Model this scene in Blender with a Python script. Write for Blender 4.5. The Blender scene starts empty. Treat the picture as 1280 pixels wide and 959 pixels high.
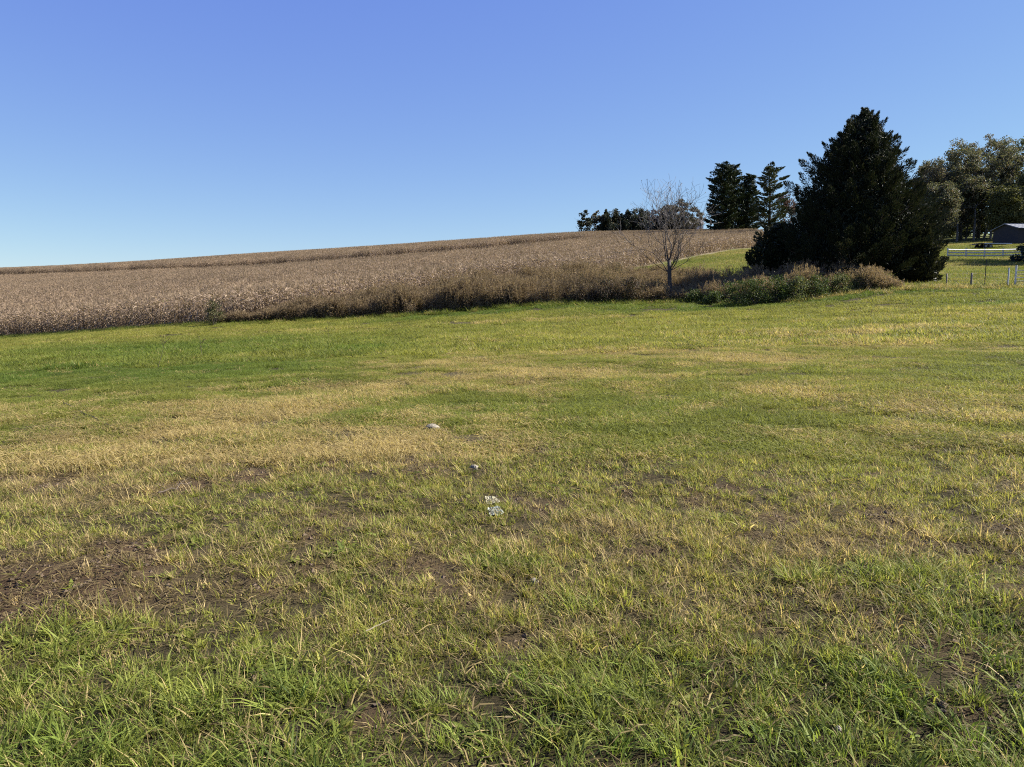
import bpy, math, random
import numpy as np
from mathutils import Vector, Euler
R = math.radians
SC = bpy.context.scene
COL = SC.collection
rng = np.random.default_rng(7)
random.seed(7)

# ------------------------------------------------------------------ camera, sky, sun, exposure
FPX = 963.0; PITCH = R(6.96); EYE = 1.6
cam_d = bpy.data.cameras.new('camera'); cam = bpy.data.objects.new('camera', cam_d); COL.objects.link(cam)
cam_d.sensor_width = 36; cam_d.lens = 36*FPX/1280; cam_d.clip_end = 6000; cam_d.clip_start = .05
cam.location = (0, 0, EYE); cam.rotation_euler = (R(90)-PITCH, 0, 0); SC.camera = cam
SUN_AZ, SUN_EL = R(82), R(38)          # azimuth to the right of the view direction (+Y), elevation
w = bpy.data.worlds.new('World'); SC.world = w; w.use_nodes = True
nt = w.node_tree; bg = nt.nodes['Background']
sk = nt.nodes.new('ShaderNodeTexSky'); sk.sky_type = 'NISHITA'; sk.sun_disc = False
sk.sun_elevation = SUN_EL; sk.sun_rotation = SUN_AZ; sk.altitude = 300; sk.air_density = .85; sk.dust_density = .0; sk.ozone_density = 3.0
# camera tone and white balance of the sky, the same in every direction: one power curve per channel
sp_ = nt.nodes.new('ShaderNodeSeparateColor'); cb_ = nt.nodes.new('ShaderNodeCombineColor'); nt.links.new(sk.outputs[0], sp_.inputs[0])
for i_, (pw_, gn_) in enumerate(((.72, .94), (.74, 1.075), (.22, 3.46))):
    p_ = nt.nodes.new('ShaderNodeMath'); p_.operation = 'POWER'; p_.inputs[1].default_value = pw_; nt.links.new(sp_.outputs[i_], p_.inputs[0])
    g_ = nt.nodes.new('ShaderNodeMath'); g_.operation = 'MULTIPLY'; g_.inputs[1].default_value = gn_; nt.links.new(p_.outputs[0], g_.inputs[0]); nt.links.new(g_.outputs[0], cb_.inputs[i_])
nt.links.new(cb_.outputs[0], bg.inputs[0]); bg.inputs[1].default_value = .063
sd = bpy.data.lights.new('sun', 'SUN'); sd.energy = 5.0; sd.angle = R(.53); sd.color = (1, .955, .88)
so = bpy.data.objects.new('sun', sd); COL.objects.link(so)
sv = Vector((math.sin(SUN_AZ)*math.cos(SUN_EL), math.cos(SUN_AZ)*math.cos(SUN_EL), math.sin(SUN_EL)))
so.rotation_euler = sv.to_track_quat('Z', 'Y').to_euler(); so.location = sv*200
vs = SC.view_settings; vs.view_transform = 'Standard'; vs.look = 'None'; vs.exposure = 1.4; vs.gamma = 1; vs.use_curve_mapping = False
cy = SC.cycles; cy.max_bounces = 5; cy.diffuse_bounces = 2; cy.glossy_bounces = 2; cy.transmission_bounces = 3; cy.transparent_max_bounces = 4
cy.use_adaptive_sampling = False; cy.filter_width = 1.1; cy.use_denoising = False; cy.caustics_reflective = False; cy.caustics_refractive = False

# ------------------------------------------------------------------ helpers
def P(px, py, d):
    """point on the ray of photo pixel (px, py) at a ground distance d along Y"""
    a = (px-640)/FPX; b = (479.5-py)/FPX
    dy = math.cos(PITCH)+b*math.sin(PITCH); dz = -math.sin(PITCH)+b*math.cos(PITCH)
    return Vector((a*d/dy, d, EYE+dz*d/dy))

def hash2(ix, iy, s):
    h = (ix.astype(np.int64)*374761393+iy.astype(np.int64)*668265263+s*1442695041) & 0xffffffff
    h = ((h ^ (h >> 13))*1274126177) & 0xffffffff
    return ((h ^ (h >> 16)) & 0xffff)/65535.0
def vnoise(x, y, s=0):
    ix = np.floor(x); iy = np.floor(y); fx = x-ix; fy = y-iy
    fx = fx*fx*(3-2*fx); fy = fy*fy*(3-2*fy); ix = ix.astype(np.int64); iy = iy.astype(np.int64)
    return ((hash2(ix, iy, s)*(1-fx)+hash2(ix+1, iy, s)*fx)*(1-fy)+(hash2(ix, iy+1, s)*(1-fx)+hash2(ix+1, iy+1, s)*fx)*fy)
def fbm(x, y, s=0, o=4):
    t = 0*x; a = .5; n = 0
    for k in range(o):
        t = t+a*vnoise(x*2**k+17.3*k, y*2**k-9.1*k, s+k); n += a; a *= .5
    return t/n
def sstep(a, b, x):
    t = np.clip((x-a)/(b-a), 0, 1); return t*t*(3-2*t)

# ------------------------------------------------------------------ terrain: thin plate through surveyed points
CORN_H = 2.25
ctl = []
def cp(px, py, d, off=0): p = P(px, py, d); ctl.append((p.x, p.y, p.z-off))
for x, y, z in [(0,0,0),(-4,3,-.03),(4,3,.02),(0,-12,0),(-14,-8,-.3),(14,-8,.2),(-9,9,-.25),(9,9,.15),(0,14,.0),
                (-60,-60,-3),(60,-60,2),(-170,10,-9),(170,10,7),(-300,-200,-8),(300,-200,8),(-600,0,-14),(600,0,16),
                (-420,300,2),(420,300,22),(0,-500,-4),(-60,30,-3.4),(60,30,2.2)]: ctl.append((x, y, z))
for a in [(0,423,74),(150,413,64),(300,405,56),(430,400,56),(560,391,55),(700,380,54),(850,378,53),(980,378,49),(1080,366,49),(1180,361,50),(1280,360,50)]: cp(*a)
for a in [(0,360,150),(0,345,260),(0,337.5,380),(320,346,120),(320,331,220),(320,317,330),(560,330,125),(560,313,200),(560,301.5,290),
          (720,322,95),(720,306,160),(720,292,250),(900,287,262)]: cp(*a, CORN_H)
for a in [(690,352,74),(800,334,105),(935,310,150),(860,347,68),(930,328,105),(1085,351,57),(1230,341,72),(1230,323,105),(1230,307,130),(1230,299,152),(1230,293,210),(1010,312,150),(1100,318,110)]: cp(*a)
for a in [(0,346,470),(320,325,430),(560,309,390),(720,300,350),(900,290,340)]: cp(*a, CORN_H+1)
for x, y, z in [(-300,480,4),(0,700,2),(-500,700,-6),(400,700,10),(150,420,20)]: ctl.append((x, y, z))
ctl = np.array(ctl)
def _U(r2): return np.where(r2 > 1e-9, .5*r2*np.log(np.maximum(r2, 1e-9)), 0)
def _tps():
    S = 50.; p = ctl[:, :2]/S; n = len(p)
    K = _U(((p[:, None]-p[None])**2).sum(-1)); Q = np.c_[np.ones(n), p]
    A = np.zeros((n+3, n+3)); A[:n, :n] = K+np.eye(n)*2e-3; A[:n, n:] = Q; A[n:, :n] = Q.T
    return np.linalg.solve(A, np.r_[ctl[:, 2], 0, 0, 0])
_W = _tps()
BAND = np.array([P(px, 330, d)[:2] for px, d in [(-400,330),(0,280),(160,255),(320,228),(450,212),(600,203),(720,212),(800,235)]])
def band_y(X): return np.interp(X, BAND[:, 0], BAND[:, 1])
def H(X, Y):
    X = np.atleast_1d(np.asarray(X, float)); Y = np.atleast_1d(np.asarray(Y, float)); out = np.empty_like(X)
    p = ctl[:, :2]/50.
    for i in range(0, len(X), 20000):
        q = np.c_[X[i:i+20000], Y[i:i+20000]]/50.
        out[i:i+20000] = _U(((q[:, None]-p[None])**2).sum(-1))@_W[:-3]+_W[-3]+q@_W[-2:]
    db = Y-band_y(X)
    out += 1.5*sstep(-3, 6, db)*np.exp(-np.clip(db, 0, None)/35.)*sstep(45, 5, X)
    near = sstep(70, 30, Y)
    out += near*((fbm(X*.55, Y*.55, 3, 3)-.5)*.16+(vnoise(X*2.6, Y*2.6, 8)-.5)*.05)
    return out
def hz(x, y): return float(H([x], [y])[0])
def G(px, py, guess=6.):
    """where the ray of a photo pixel meets the ground"""
    lo, hi = .8, 400.
    d = np.geomspace(lo, hi, 1200); p = P(px, py, 1.0); z = EYE+(p.z-EYE)*d
    h = H(p.x*d, d); k = np.argmax(z < h); 
    return p.x*d[k], d[k]

EDGE_L = np.array([P(px, 400, d)[:2] for px, d in [(-500,120),(-200,92),(0,74),(150,64),(290,56),(430,56),(560,55),(700,54),(850,53),(980,49),(1080,49.5),(1180,50),(1280,50),(1700,52)]])
EDGE_C = np.array([P(px, 400, d)[:2] for px, d in [(-500,122),(-200,94),(0,75.5),(150,65.5),(290,57.6),(430,61.5),(560,68),(690,76),(800,106),(870,128),(935,152),(1000,190)]])
def lawn_edge(X): return np.interp(X, EDGE_L[:, 0], EDGE_L[:, 1])
def corn_edge(X):
    y = np.interp(X, EDGE_C[:, 0], EDGE_C[:, 1]); return np.where(X > EDGE_C[-1, 0], 9999, y)

# ------------------------------------------------------------------ materials
def new_mat(name):
    m = bpy.data.materials.new(name); m.use_nodes = True; t = m.node_tree; b = t.nodes['Principled BSDF']
    return m, t, b
def nd(t, typ, **kw):
    n = t.nodes.new(typ)
    for k, v in kw.items(): setattr(n, k, v)
    return n
def mixc(t, fac, a, b, bt='MIX'):
    n = nd(t, 'ShaderNodeMix', data_type='RGBA', blend_type=bt)
    for s, v in ((n.inputs[0], fac), (n.inputs[6], a), (n.inputs[7], b)):
        if hasattr(v, 'default_value') or hasattr(v, 'is_output'): t.links.new(v, s)
        elif isinstance(v, (int, float)): s.default_value = v
        else: s.default_value = (*v, 1)
    return n.outputs[2]
def mth(t, op, a, b=None, c=None):
    n = nd(t, 'ShaderNodeMath', operation=op)
    for i, v in enumerate((a, b, c)):
        if v is None: continue
        if isinstance(v, (int, float)): n.inputs[i].default_value = v
        else: t.links.new(v, n.inputs[i])
    return n.outputs[0]
def leafy(t, b, col, trans, rough=.6, spec=.25, tgain=1.25):
    t.links.new(col, b.inputs['Base Color']); b.inputs['Roughness'].default_value = rough; b.inputs['Specular IOR Level'].default_value = spec
    tr = nd(t, 'ShaderNodeBsdfTranslucent'); g = mixc(t, 1.0, col, (tgain, tgain, tgain*.7), 'MULTIPLY'); t.links.new(g, tr.inputs[0])
    mx = nd(t, 'ShaderNodeMixShader'); mx.inputs[0].default_value = trans
    t.links.new(b.outputs[0], mx.inputs[1]); t.links.new(tr.outputs[0], mx.inputs[2])
    t.links.new(mx.outputs[0], t.nodes['Material Output'].inputs[0])
def sepx(t, name, inst=False):
    a = nd(t, 'ShaderNodeAttribute', attribute_name=name)
    if inst: a.attribute_type = 'INSTANCER'
    s = nd(t, 'ShaderNodeSeparateXYZ'); t.links.new(a.outputs['Vector'], s.inputs[0]); return s.outputs
def blade_mat(name, g1, g2, yel, s1, s2, trans=.35, rough=.55, spec=.15, inst=True, amp=.5):
    m, t, b = new_mat(name); bl = sepx(t, 'bl'); ti = list(sepx(t, 'tint', inst))
    if inst:      # patchiness finer than one instance
        ge = nd(t, 'ShaderNodeNewGeometry'); no = nd(t, 'ShaderNodeTexNoise'); no.inputs['Scale'].default_value = 1.3; no.inputs['Detail'].default_value = 3; t.links.new(ge.outputs['Position'], no.inputs[0])
        ti[0] = mth(t, 'ADD', ti[0], mth(t, 'MULTIPLY', mth(t, 'SUBTRACT', no.outputs[0], .5), amp))
    green = mixc(t, bl[0], g1, g2); green = mixc(t, ti[1], green, yel)
    dry = mixc(t, bl[0], s1, s2)
    isd = mth(t, 'LESS_THAN', bl[2], ti[0])
    c = mixc(t, isd, green, dry)
    v = nd(t, 'ShaderNodeVectorMath', operation='SCALE'); t.links.new(c, v.inputs[0]); t.links.new(ti[2], v.inputs['Scale'])
    leafy(t, b, v.outputs[0], trans, rough, spec); return m
MAT = {}
MAT['grass'] = blade_mat('grass_blades', (.058,.092,.013), (.155,.20,.038), (.255,.24,.052), (.47,.375,.15), (.26,.19,.085), .45, amp=1.3)
MAT['grass_near'] = blade_mat('near_grass_blades', (.058,.092,.013), (.155,.20,.038), (.255,.24,.052), (.46,.355,.15), (.22,.16,.08), .45, inst=False)
MAT['corn'] = blade_mat('corn_leaves', (.10,.12,.03), (.15,.14,.05), (.18,.16,.06), (.375,.275,.175), (.215,.15,.096), .25, .6, .25)
MAT['weeds'] = blade_mat('dry_weeds', (.045,.065,.018), (.09,.10,.03), (.14,.12,.04), (.40,.30,.175), (.20,.135,.08), .35, .7, .15)
def foliage_mat(name, c1, c2, c3=None, trans=.25, p3=.85):
    m, t, b = new_mat(name); bl = sepx(t, 'bl')
    c = mixc(t, bl[0], c1, c2)
    if c3: c = mixc(t, mth(t, 'GREATER_THAN', bl[2], p3), c, c3)
    leafy(t, b, c, trans, .6, .2); return m
def bark_mat(name, c1, c2, sc=8):
    m, t, b = new_mat(name)
    tc = nd(t, 'ShaderNodeTexCoord'); mp = nd(t, 'ShaderNodeMapping'); mp.inputs['Scale'].default_value = (sc, sc, sc*.18)
    t.links.new(tc.outputs['Object'], mp.inputs[0]); n = nd(t, 'ShaderNodeTexNoise'); n.inputs['Scale'].default_value = 1.5; n.inputs['Detail'].default_value = 6
    t.links.new(mp.outputs[0], n.inputs[0]); c = mixc(t, n.outputs[0], c1, c2); t.links.new(c, b.inputs['Base Color']); b.inputs['Roughness'].default_value = .9
    bp = nd(t, 'ShaderNodeBump'); bp.inputs['Strength'].default_value = .6; bp.inputs['Distance'].default_value = .03
    t.links.new(n.outputs[0], bp.inputs['Height']); t.links.new(bp.outputs[0], b.inputs['Normal']); return m
def plain_mat(name, c1, c2, sc=6, rough=.7, metal=0, stretch=(1,1,1), bump=.15):
    m, t, b = new_mat(name); tc = nd(t, 'ShaderNodeTexCoord'); mp = nd(t, 'ShaderNodeMapping'); mp.inputs['Scale'].default_value = stretch
    t.links.new(tc.outputs['Object'], mp.inputs[0])
    n = nd(t, 'ShaderNodeTexNoise'); n.inputs['Scale'].default_value = sc; n.inputs['Detail'].default_value = 5; t.links.new(mp.outputs[0], n.inputs[0])
    r = nd(t, 'ShaderNodeMapRange'); r.inputs[1].default_value = .3; r.inputs[2].default_value = .7; t.links.new(n.outputs[0], r.inputs[0])
    c = mixc(t, r.outputs[0], c1, c2); t.links.new(c, b.inputs['Base Color']); b.inputs['Roughness'].default_value = rough; b.inputs['Metallic'].default_value = metal
    bp = nd(t, 'ShaderNodeBump'); bp.inputs['Strength'].default_value = bump; bp.inputs['Distance'].default_value = .02
    t.links.new(n.outputs[0], bp.inputs['Height']); t.links.new(bp.outputs[0], b.inputs['Normal']); return m
MAT['bark_grey'] = bark_mat('grey_bark', (.11,.10,.088), (.23,.21,.185))
MAT['bark_dark'] = bark_mat('dark_bark', (.030,.022,.016), (.085,.065,.048))
MAT['bark_cedar'] = bark_mat('cedar_bark', (.06,.035,.022), (.14,.085,.055))
MAT['white'] = plain_mat('weathered_white_paint', (.40,.40,.385), (.56,.56,.54), 5, .6)
MAT['tpost'] = plain_mat('dark_steel_post', (.025,.03,.025), (.07,.055,.04), 14, .6, .3)
MAT['wire'] = plain_mat('galvanised_wire', (.16,.16,.155), (.26,.26,.25), 20, .6, .4)
MAT['woodpost'] = plain_mat('bleached_wood', (.15,.12,.08), (.26,.22,.16), 10, .85, 0, (3,3,.4), .5)
MAT['metalroof'] = plain_mat('pale_metal_roof', (.17,.175,.18), (.26,.265,.27), 2, .6, .1)
MAT['darkwall'] = plain_mat('dark_shed_boards', (.012,.011,.013), (.028,.025,.027), 4, .8, 0, (4,4,.5), .4)
MAT['opening'] = plain_mat('dark_opening', (.008,.008,.009), (.015,.014,.015), 3, .9)
MAT['siding'] = plain_mat('white_siding', (.66,.65,.62), (.78,.77,.75), 2, .6)
MAT['shingle'] = plain_mat('grey_shingles', (.10,.095,.09), (.19,.18,.17), 12, .9, 0, (1,1,1), .5)
MAT['glass'] = plain_mat('dark_window_glass', (.02,.024,.03), (.035,.04,.05), 1, .12)
MAT['rubber'] = plain_mat('black_rubber', (.014,.014,.014), (.03,.03,.03), 9, .85)
MAT['stone'] = plain_mat('pale_stone', (.15,.125,.085), (.27,.24,.18), 30, .9, 0, (1,1,1), .6)
MAT['paper'] = plain_mat('crumpled_white_film', (.11,.12,.09), (.22,.23,.18), 18, .45)
MAT['stick'] = plain_mat('dark_stick', (.045,.032,.022), (.12,.09,.065), 30, .9, 0, (1,1,1), .5)
MAT['trackmat'] = None

# ------------------------------------------------------------------ mesh helpers
def mesh(name, V, F, attr=None, smooth=False, mat=None):
    """V: n x 3, F: list of int arrays (m x 3 or m x 4)"""
    me = bpy.data.meshes.new(name); V = np.asarray(V, np.float32)
    F = [np.asarray(f, np.int32) for f in (F if isinstance(F, list) else [F]) if len(f)]
    me.vertices.add(len(V)); me.vertices.foreach_set('co', V.ravel())
    nl = sum(f.size for f in F); npoly = sum(len(f) for f in F)
    me.loops.add(nl); me.polygons.add(npoly)
    me.loops.foreach_set('vertex_index', np.concatenate([f.ravel() for f in F]))
    tot = np.concatenate([np.full(len(f), f.shape[1], np.int32) for f in F])
    me.polygons.foreach_set('loop_start', np.r_[0, np.cumsum(tot)[:-1]].astype(np.int32))
    try: me.polygons.foreach_set('loop_total', tot)
    except Exception: pass
    me.polygons.foreach_set('use_smooth', np.full(npoly, smooth, bool))
    for k, a in (attr or {}).items():
        at = me.attributes.new(k, 'FLOAT_VECTOR', 'POINT'); at.data.foreach_set('vector', np.asarray(a, np.float32).ravel())
    me.update(calc_edges=True); me.validate()
    if mat: me.materials.append(mat)
    return me
def link(name, me, parent=None, loc=(0,0,0), rot=(0,0,0)):
    o = bpy.data.objects.new(name, me); COL.objects.link(o); o.location = loc; o.rotation_euler = rot
    if parent is not None: o.parent = parent
    return o
def tag(o, label=None, cat=None, group=None, kind=None):
    if label: o['label'] = label
    if cat: o['category'] = cat
    if group: o['group'] = group
    if kind: o['kind'] = kind
    return o
class MB:
    """collects vertices and faces"""
    def __init__(s): s.v = []; s.q = []; s.t = []; s.n = 0; s.a = []
    def add(s, V, q=None, t=None, a=None):
        V = np.asarray(V, float).reshape(-1, 3)
        if q is not None and len(q): s.q.append(np.asarray(q)+s.n)
        if t is not None and len(t): s.t.append(np.asarray(t)+s.n)
        s.v.append(V); s.n += len(V); s.a.append(np.zeros((len(V), 3))+.5 if a is None else np.broadcast_to(a, (len(V), 3)))
    def box(s, c, d, rz=0.):
        x, y, z = d; B = np.array([[i, j, k] for i in (-.5,.5) for j in (-.5,.5) for k in (-.5,.5)])*np.array([x,y,z])
        cs, sn = math.cos(rz), math.sin(rz); B = np.c_[B[:,0]*cs-B[:,1]*sn, B[:,0]*sn+B[:,1]*cs, B[:,2]]+np.array(c)
        s.add(B, [[0,1,3,2],[4,6,7,5],[0,4,5,1],[2,3,7,6],[0,2,6,4],[1,5,7,3]])
    def tube(s, pts, rad, sides=6, a=None, cap=True):
        pts = np.asarray(pts, float); n = len(pts); tg = np.gradient(pts, axis=0); tg /= np.linalg.norm(tg, axis=1)[:, None]+1e-9
        ref = np.array([1.,0,0]) if abs(tg[0,0]) < .8 else np.array([0,1.,0])
        u = np.cross(tg, ref); u /= np.linalg.norm(u, axis=1)[:, None]+1e-9; w_ = np.cross(tg, u)
        an = np.arange(sides)*2*math.pi/sides; rad = np.broadcast_to(rad, (n,))
        V = pts[:, None]+rad[:, None, None]*(np.cos(an)[None, :, None]*u[:, None]+np.sin(an)[None, :, None]*w_[:, None])
        i = np.arange(n-1)[:, None]*sides; j = np.arange(sides)[None]; k = (j+1) % sides
        q = np.stack([i+j, i+k, i+sides+k, i+sides+j], -1).reshape(-1, 4)
        s.add(V.reshape(-1, 3), q, None, a)
        if cap and sides == 4: s.q.append(np.array([[0,1,2,3]])+s.n-4)
        elif cap and sides > 4: s.t.append(np.array([[0, k_, k_+1] for k_ in range(1, sides-1)])+s.n-sides)
    def strips(s, pts, wid, side, a):
        """ribbons: pts m x k x 3, wid m x k, side m x 3 (unit), a m x 3 -> a[:,1] is set along the ribbon"""
        m, k, _ = pts.shape; V = np.stack([pts-side[:, None]*wid[..., None], pts+side[:, None]*wid[..., None]], 2)
        b = (np.arange(m)*k*2)[:, None]; i = np.arange(k-1)[None]*2
        q = np.stack([b+i, b+i+1, b+i+3, b+i+2], -1).reshape(-1, 4)
        A = np.repeat(np.repeat(a[:, None], k, 1)[:, :, None], 2, 2).copy(); A[..., 1] = np.linspace(0, 1, k)[None, :, None]
        s.add(V.reshape(-1, 3), q, None, A.reshape(-1, 3))
    def leaves(s, c, d, ln, wd, up=None, a=None):
        """diamond leaf cards centred at c along d"""
        n = len(c); d = d/(np.linalg.norm(d, axis=1)[:, None]+1e-9); r = rng.normal(size=(n, 3)) if up is None else up+rng.normal(size=(n, 3))*.35
        sd_ = np.cross(d, r); sd_ /= np.linalg.norm(sd_, axis=1)[:, None]+1e-9
        nr = np.cross(sd_, d); ln = np.broadcast_to(ln, (n,))[:, None]; wd = np.broadcast_to(wd, (n,))[:, None]
        V = np.stack([c-d*ln*.5, c+sd_*wd*.5-nr*ln*.06, c+d*ln*.5, c-sd_*wd*.5-nr*ln*.06], 1)
        q = np.arange(n*4).reshape(n, 4)
        A = rng.random((n, 3)) if a is None else a
        s.add(V.reshape(-1, 3), q, None, np.repeat(A, 4, 0))
    def build(s, name, mat, smooth=False):
        return mesh(name, np.concatenate(s.v), ([np.concatenate(s.q)] if s.q else [])+([np.concatenate(s.t)] if s.t else []), {'bl': np.concatenate(s.a)}, smooth, mat)

# ------------------------------------------------------------------ lawn map (where the turf is green, dry, thin, tall)
def wblob(px, py, rx, ry):
    x, y = G(px, py); x2, y2 = G(px, py-ry); _, y3 = G(px, py+ry); return x, y, rx/FPX*y, max(.12, (y2-y3)/2)
BL_BARE = [wblob(b[0], b[1], b[2]*(1 if b[2] > 100 else .7), b[3]*(1 if b[2] > 100 else .75)) for b in [(60,735,170,42),(150,690,60,18),(250,605,62,10),(80,605,50,8),(30,560,50,10),(530,712,60,14),(420,655,40,8),(660,632,30,7),(780,622,24,6),(680,560,25,4),(650,675,20,6),(640,790,25,8),
    (400,700,40,12),(330,720,60,14),(900,610,40,6),(980,600,26,5),(1080,590,24,4),(800,690,40,12),(960,650,40,8),(870,620,16,5),(1250,920,60,30),(900,860,12,14),(480,890,55,20),(950,770,20,6),(700,640,30,6),(560,740,30,8),(1240,660,20,6),(1120,700,25,8),(1060,770,18,6),(1190,905,30,12),(300,860,18,6)]]
BL_STRAW = [wblob(*b) for b in [(340,512,110,14),(200,545,90,10),(420,490,120,8),(930,450,150,12),(1000,430,160,8),(640,470,160,10),(1100,415,180,8),(560,455,90,6),(60,600,70,14),(130,620,80,12),(1230,440,80,10),(280,575,120,12),(760,660,60,14),(1020,690,60,14),(680,400,110,3),(820,440,120,6),(470,560,140,16)]]
BL_GREEN = [wblob(*b) for b in [(200,440,300,16),(240,462,200,10),(40,470,120,16),(440,440,50,8),(640,388,160,4),(860,386,140,4),(1100,368,150,3),(1250,380,60,4)]]
BL_LUSH = [wblob(*b) for b in [(630,703,32,12),(150,770,40,14),(60,800,90,24),(1000,720,40,12),(1110,720,60,14),(1180,770,70,18),(130,850,160,40),(90,940,160,50),(330,870,140,40),(300,820,80,16),(440,695,20,8),(720,860,120,36),(560,930,160,40),(760,940,140,40),(960,930,160,44),(1000,860,110,26),(1120,900,70,24),(1230,830,60,24),(1050,950,100,30),(360,940,150,36),(610,880,70,24),(800,840,60,14),(1150,735,60,10),(900,655,20,6),(730,760,30,10),(660,830,40,12),(210,660,30,8),(120,540,60,8),(250,680,30,8)]]
def bsum(X, Y, L, soft=1.0, p=2.):
    t = 0*X
    wx = X+(fbm(X*1.7, Y*1.7, 31, 3)-.5)*.10*np.sqrt(np.maximum(Y, 1))*2; wy = Y+(fbm(X*1.7+50, Y*1.7, 37, 3)-.5)*.10*np.sqrt(np.maximum(Y, 1))*2
    for x, y, rx, ry in L: t = np.maximum(t, np.exp(-(((wx-x)/rx)**2+((wy-y)/ry)**2)*.9))
    return t
def lawn(X, Y):
    n1 = fbm(X*.9, Y*.9, 41, 4); n2 = fbm(X*.16, Y*.30, 43, 4); n3 = fbm(X*3.1, Y*3.1, 47, 3)
    bare = bsum(X, Y, BL_BARE); straw = bsum(X, Y, BL_STRAW); green = bsum(X, Y, BL_GREEN); lush = bsum(X, Y, BL_LUSH)
    lush = np.clip(np.maximum(lush*1.0, .70*sstep(3.3, 2.5, Y))*sstep(.33, .54, n3*.55+n1*.45), 0, 1)
    far = sstep(9, 22, Y)
    midband = sstep(2.8, 4, Y)*sstep(22, 10, Y)
    dry = .07+.06*midband+.06*far+.7*(n1-.5)*(1-.4*far)+.8*(n2-.5)+.42*straw-np.clip(.022*X, -.10, .13)*midband-.40*green-.35*lush
    bare = np.clip(bare*1.15-.30*lush+(.62*sstep(.60, .72, n3*.55+n1*.45))*sstep(15, 7, Y), 0, 1)
    leftdead = sstep(1.0, -2.0, X)*sstep(3.2, 4.2, Y)*sstep(13, 8, Y)
    bare = np.clip(bare+leftdead*.75*sstep(.52, .68, .5*n1+.5*n3), 0, 1); dry = dry+.35*bare+.12*leftdead
    e = lawn_edge(X); dry = dry-.28*sstep(11, 1, e-Y)
    yel = .30+.50*far+.8*(n2-.5)+.22*midband*(1-.5*far)+.5*(n3-.5)-.75*green-.25*lush-.15*sstep(8, 1, e-Y)
    return dict(dry=np.clip(dry, .03, .92), yel=np.clip(yel, 0, 1), bare=bare, lush=np.clip(lush, 0, 1), green=green, straw=straw, n1=n1, n3=n3)

# ------------------------------------------------------------------ ground sheet
def axis(a, b, step, lo, hi, g=1.09):
    v = list(np.arange(a, b, step)); s = step; x = v[-1]
    while x < hi: s = min(s*g, 40); x += s; v.append(x)
    s = step; x = a; pre = []
    while x > lo: s = min(s*g, 40); x -= s; pre.append(x)
    return np.array(pre[::-1]+v)
gx = axis(-9, 9, .16, -900, 900); gy = axis(1, 15, .16, -400, 1500, 1.05)
XX, YY = np.meshgrid(gx, gy); GX, GY = XX.ravel(), YY.ravel(); GZ = H(GX, GY)
nx = len(gx); I = (np.arange(len(gy)-1)[:, None]*nx+np.arange(nx-1)[None]); I = I.ravel()
L = lawn(GX, np.maximum(GY, 1)); inl = sstep(.6, -.6, GY-lawn_edge(GX))
inc = sstep(-.3, .6, GY-corn_edge(GX))*sstep(700, 500, GY)
track = sstep(1.9, 1.0, np.abs(GY-corn_edge(GX)+2.6))*(GX > 2)*(GX < 60)
drive = 0*GX
for px0, py0, px1, py1, wd in [(1183,309,1280,309,2.5)]:
    a = P(px0, py0, 124); b = P(px1+200, py1, 128); drive = np.maximum(drive, sstep(wd+1, wd, np.abs(GY-np.interp(GX, [a.x, b.x], [a.y, b.y])))*(GX > a.x))
gme = mesh('ground', np.c_[GX, GY, GZ], np.stack([I, I+1, I+nx+1, I+nx], -1), {'za': np.c_[L['dry'], L['bare'], inl], 'zb': np.c_[inc, track, drive], 'zc': np.c_[L['yel'], L['green'], L['lush']]}, True)
m, t, b = new_mat('ground_soil_and_turf'); za = sepx(t, 'za'); zb = sepx(t, 'zb'); zc = sepx(t, 'zc')
tc = nd(t, 'ShaderNodeTexCoord')
def noise(sc, det=6, rough=.6, out=0):
    n = nd(t, 'ShaderNodeTexNoise'); n.inputs['Scale'].default_value = sc; n.inputs['Detail'].default_value = det; n.inputs['Roughness'].default_value = rough
    t.links.new(tc.outputs['Object'], n.inputs[0]); return n.outputs[out]
nf = noise(95, 5, .75); nm = noise(6, 5, .65); nb = noise(.5, 4)
def rmp(x, a, b_): r = nd(t, 'ShaderNodeMapRange'); r.inputs[1].default_value = a; r.inputs[2].default_value = b_; t.links.new(x, r.inputs[0]); return r.outputs[0]
soil = mixc(t, rmp(nf, .3, .72), (.030,.019,.011), (.165,.108,.060))
soil = mixc(t, rmp(nm, .4, .7), soil, (.080,.052,.030))
thatch = mixc(t, rmp(nf, .3, .7), (.12,.10,.045), (.27,.215,.11))
turf = mixc(t, rmp(nf, .35, .65), (.014,.012,.007), (.075,.060,.030)); turf = mixc(t, mth(t, 'MULTIPLY', za[0], .5), turf, thatch)
lawnc = mixc(t, za[1], turf, soil)
past = mixc(t, rmp(nb, .35, .65), (.075,.10,.025), (.14,.14,.05)); past = mixc(t, rmp(nm, .35, .7), past, (.12,.13,.035))
c = mixc(t, za[2], past, lawnc)
c = mixc(t, zb[0], c, mixc(t, rmp(nm, .3, .7), (.10,.07,.045), (.25,.19,.12)))
c = mixc(t, zb[1], c, mixc(t, rmp(nm, .3, .7), (.22,.175,.11), (.32,.26,.18)))
c = mixc(t, zb[2], c, mixc(t, rmp(nm, .3, .7), (.12,.115,.09), (.19,.18,.15)))
t.links.new(c, b.inputs['Base Color']); b.inputs['Roughness'].default_value = 1; b.inputs['Specular IOR Level'].default_value = .1
bp = nd(t, 'ShaderNodeBump'); bp.inputs['Strength'].default_value = .9; bp.inputs['Distance'].default_value = .03; t.links.new(nf, bp.inputs['Height']); t.links.new(bp.outputs[0], b.inputs['Normal'])
gme.materials.append(m); tag(link('ground', gme), kind='structure')

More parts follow.
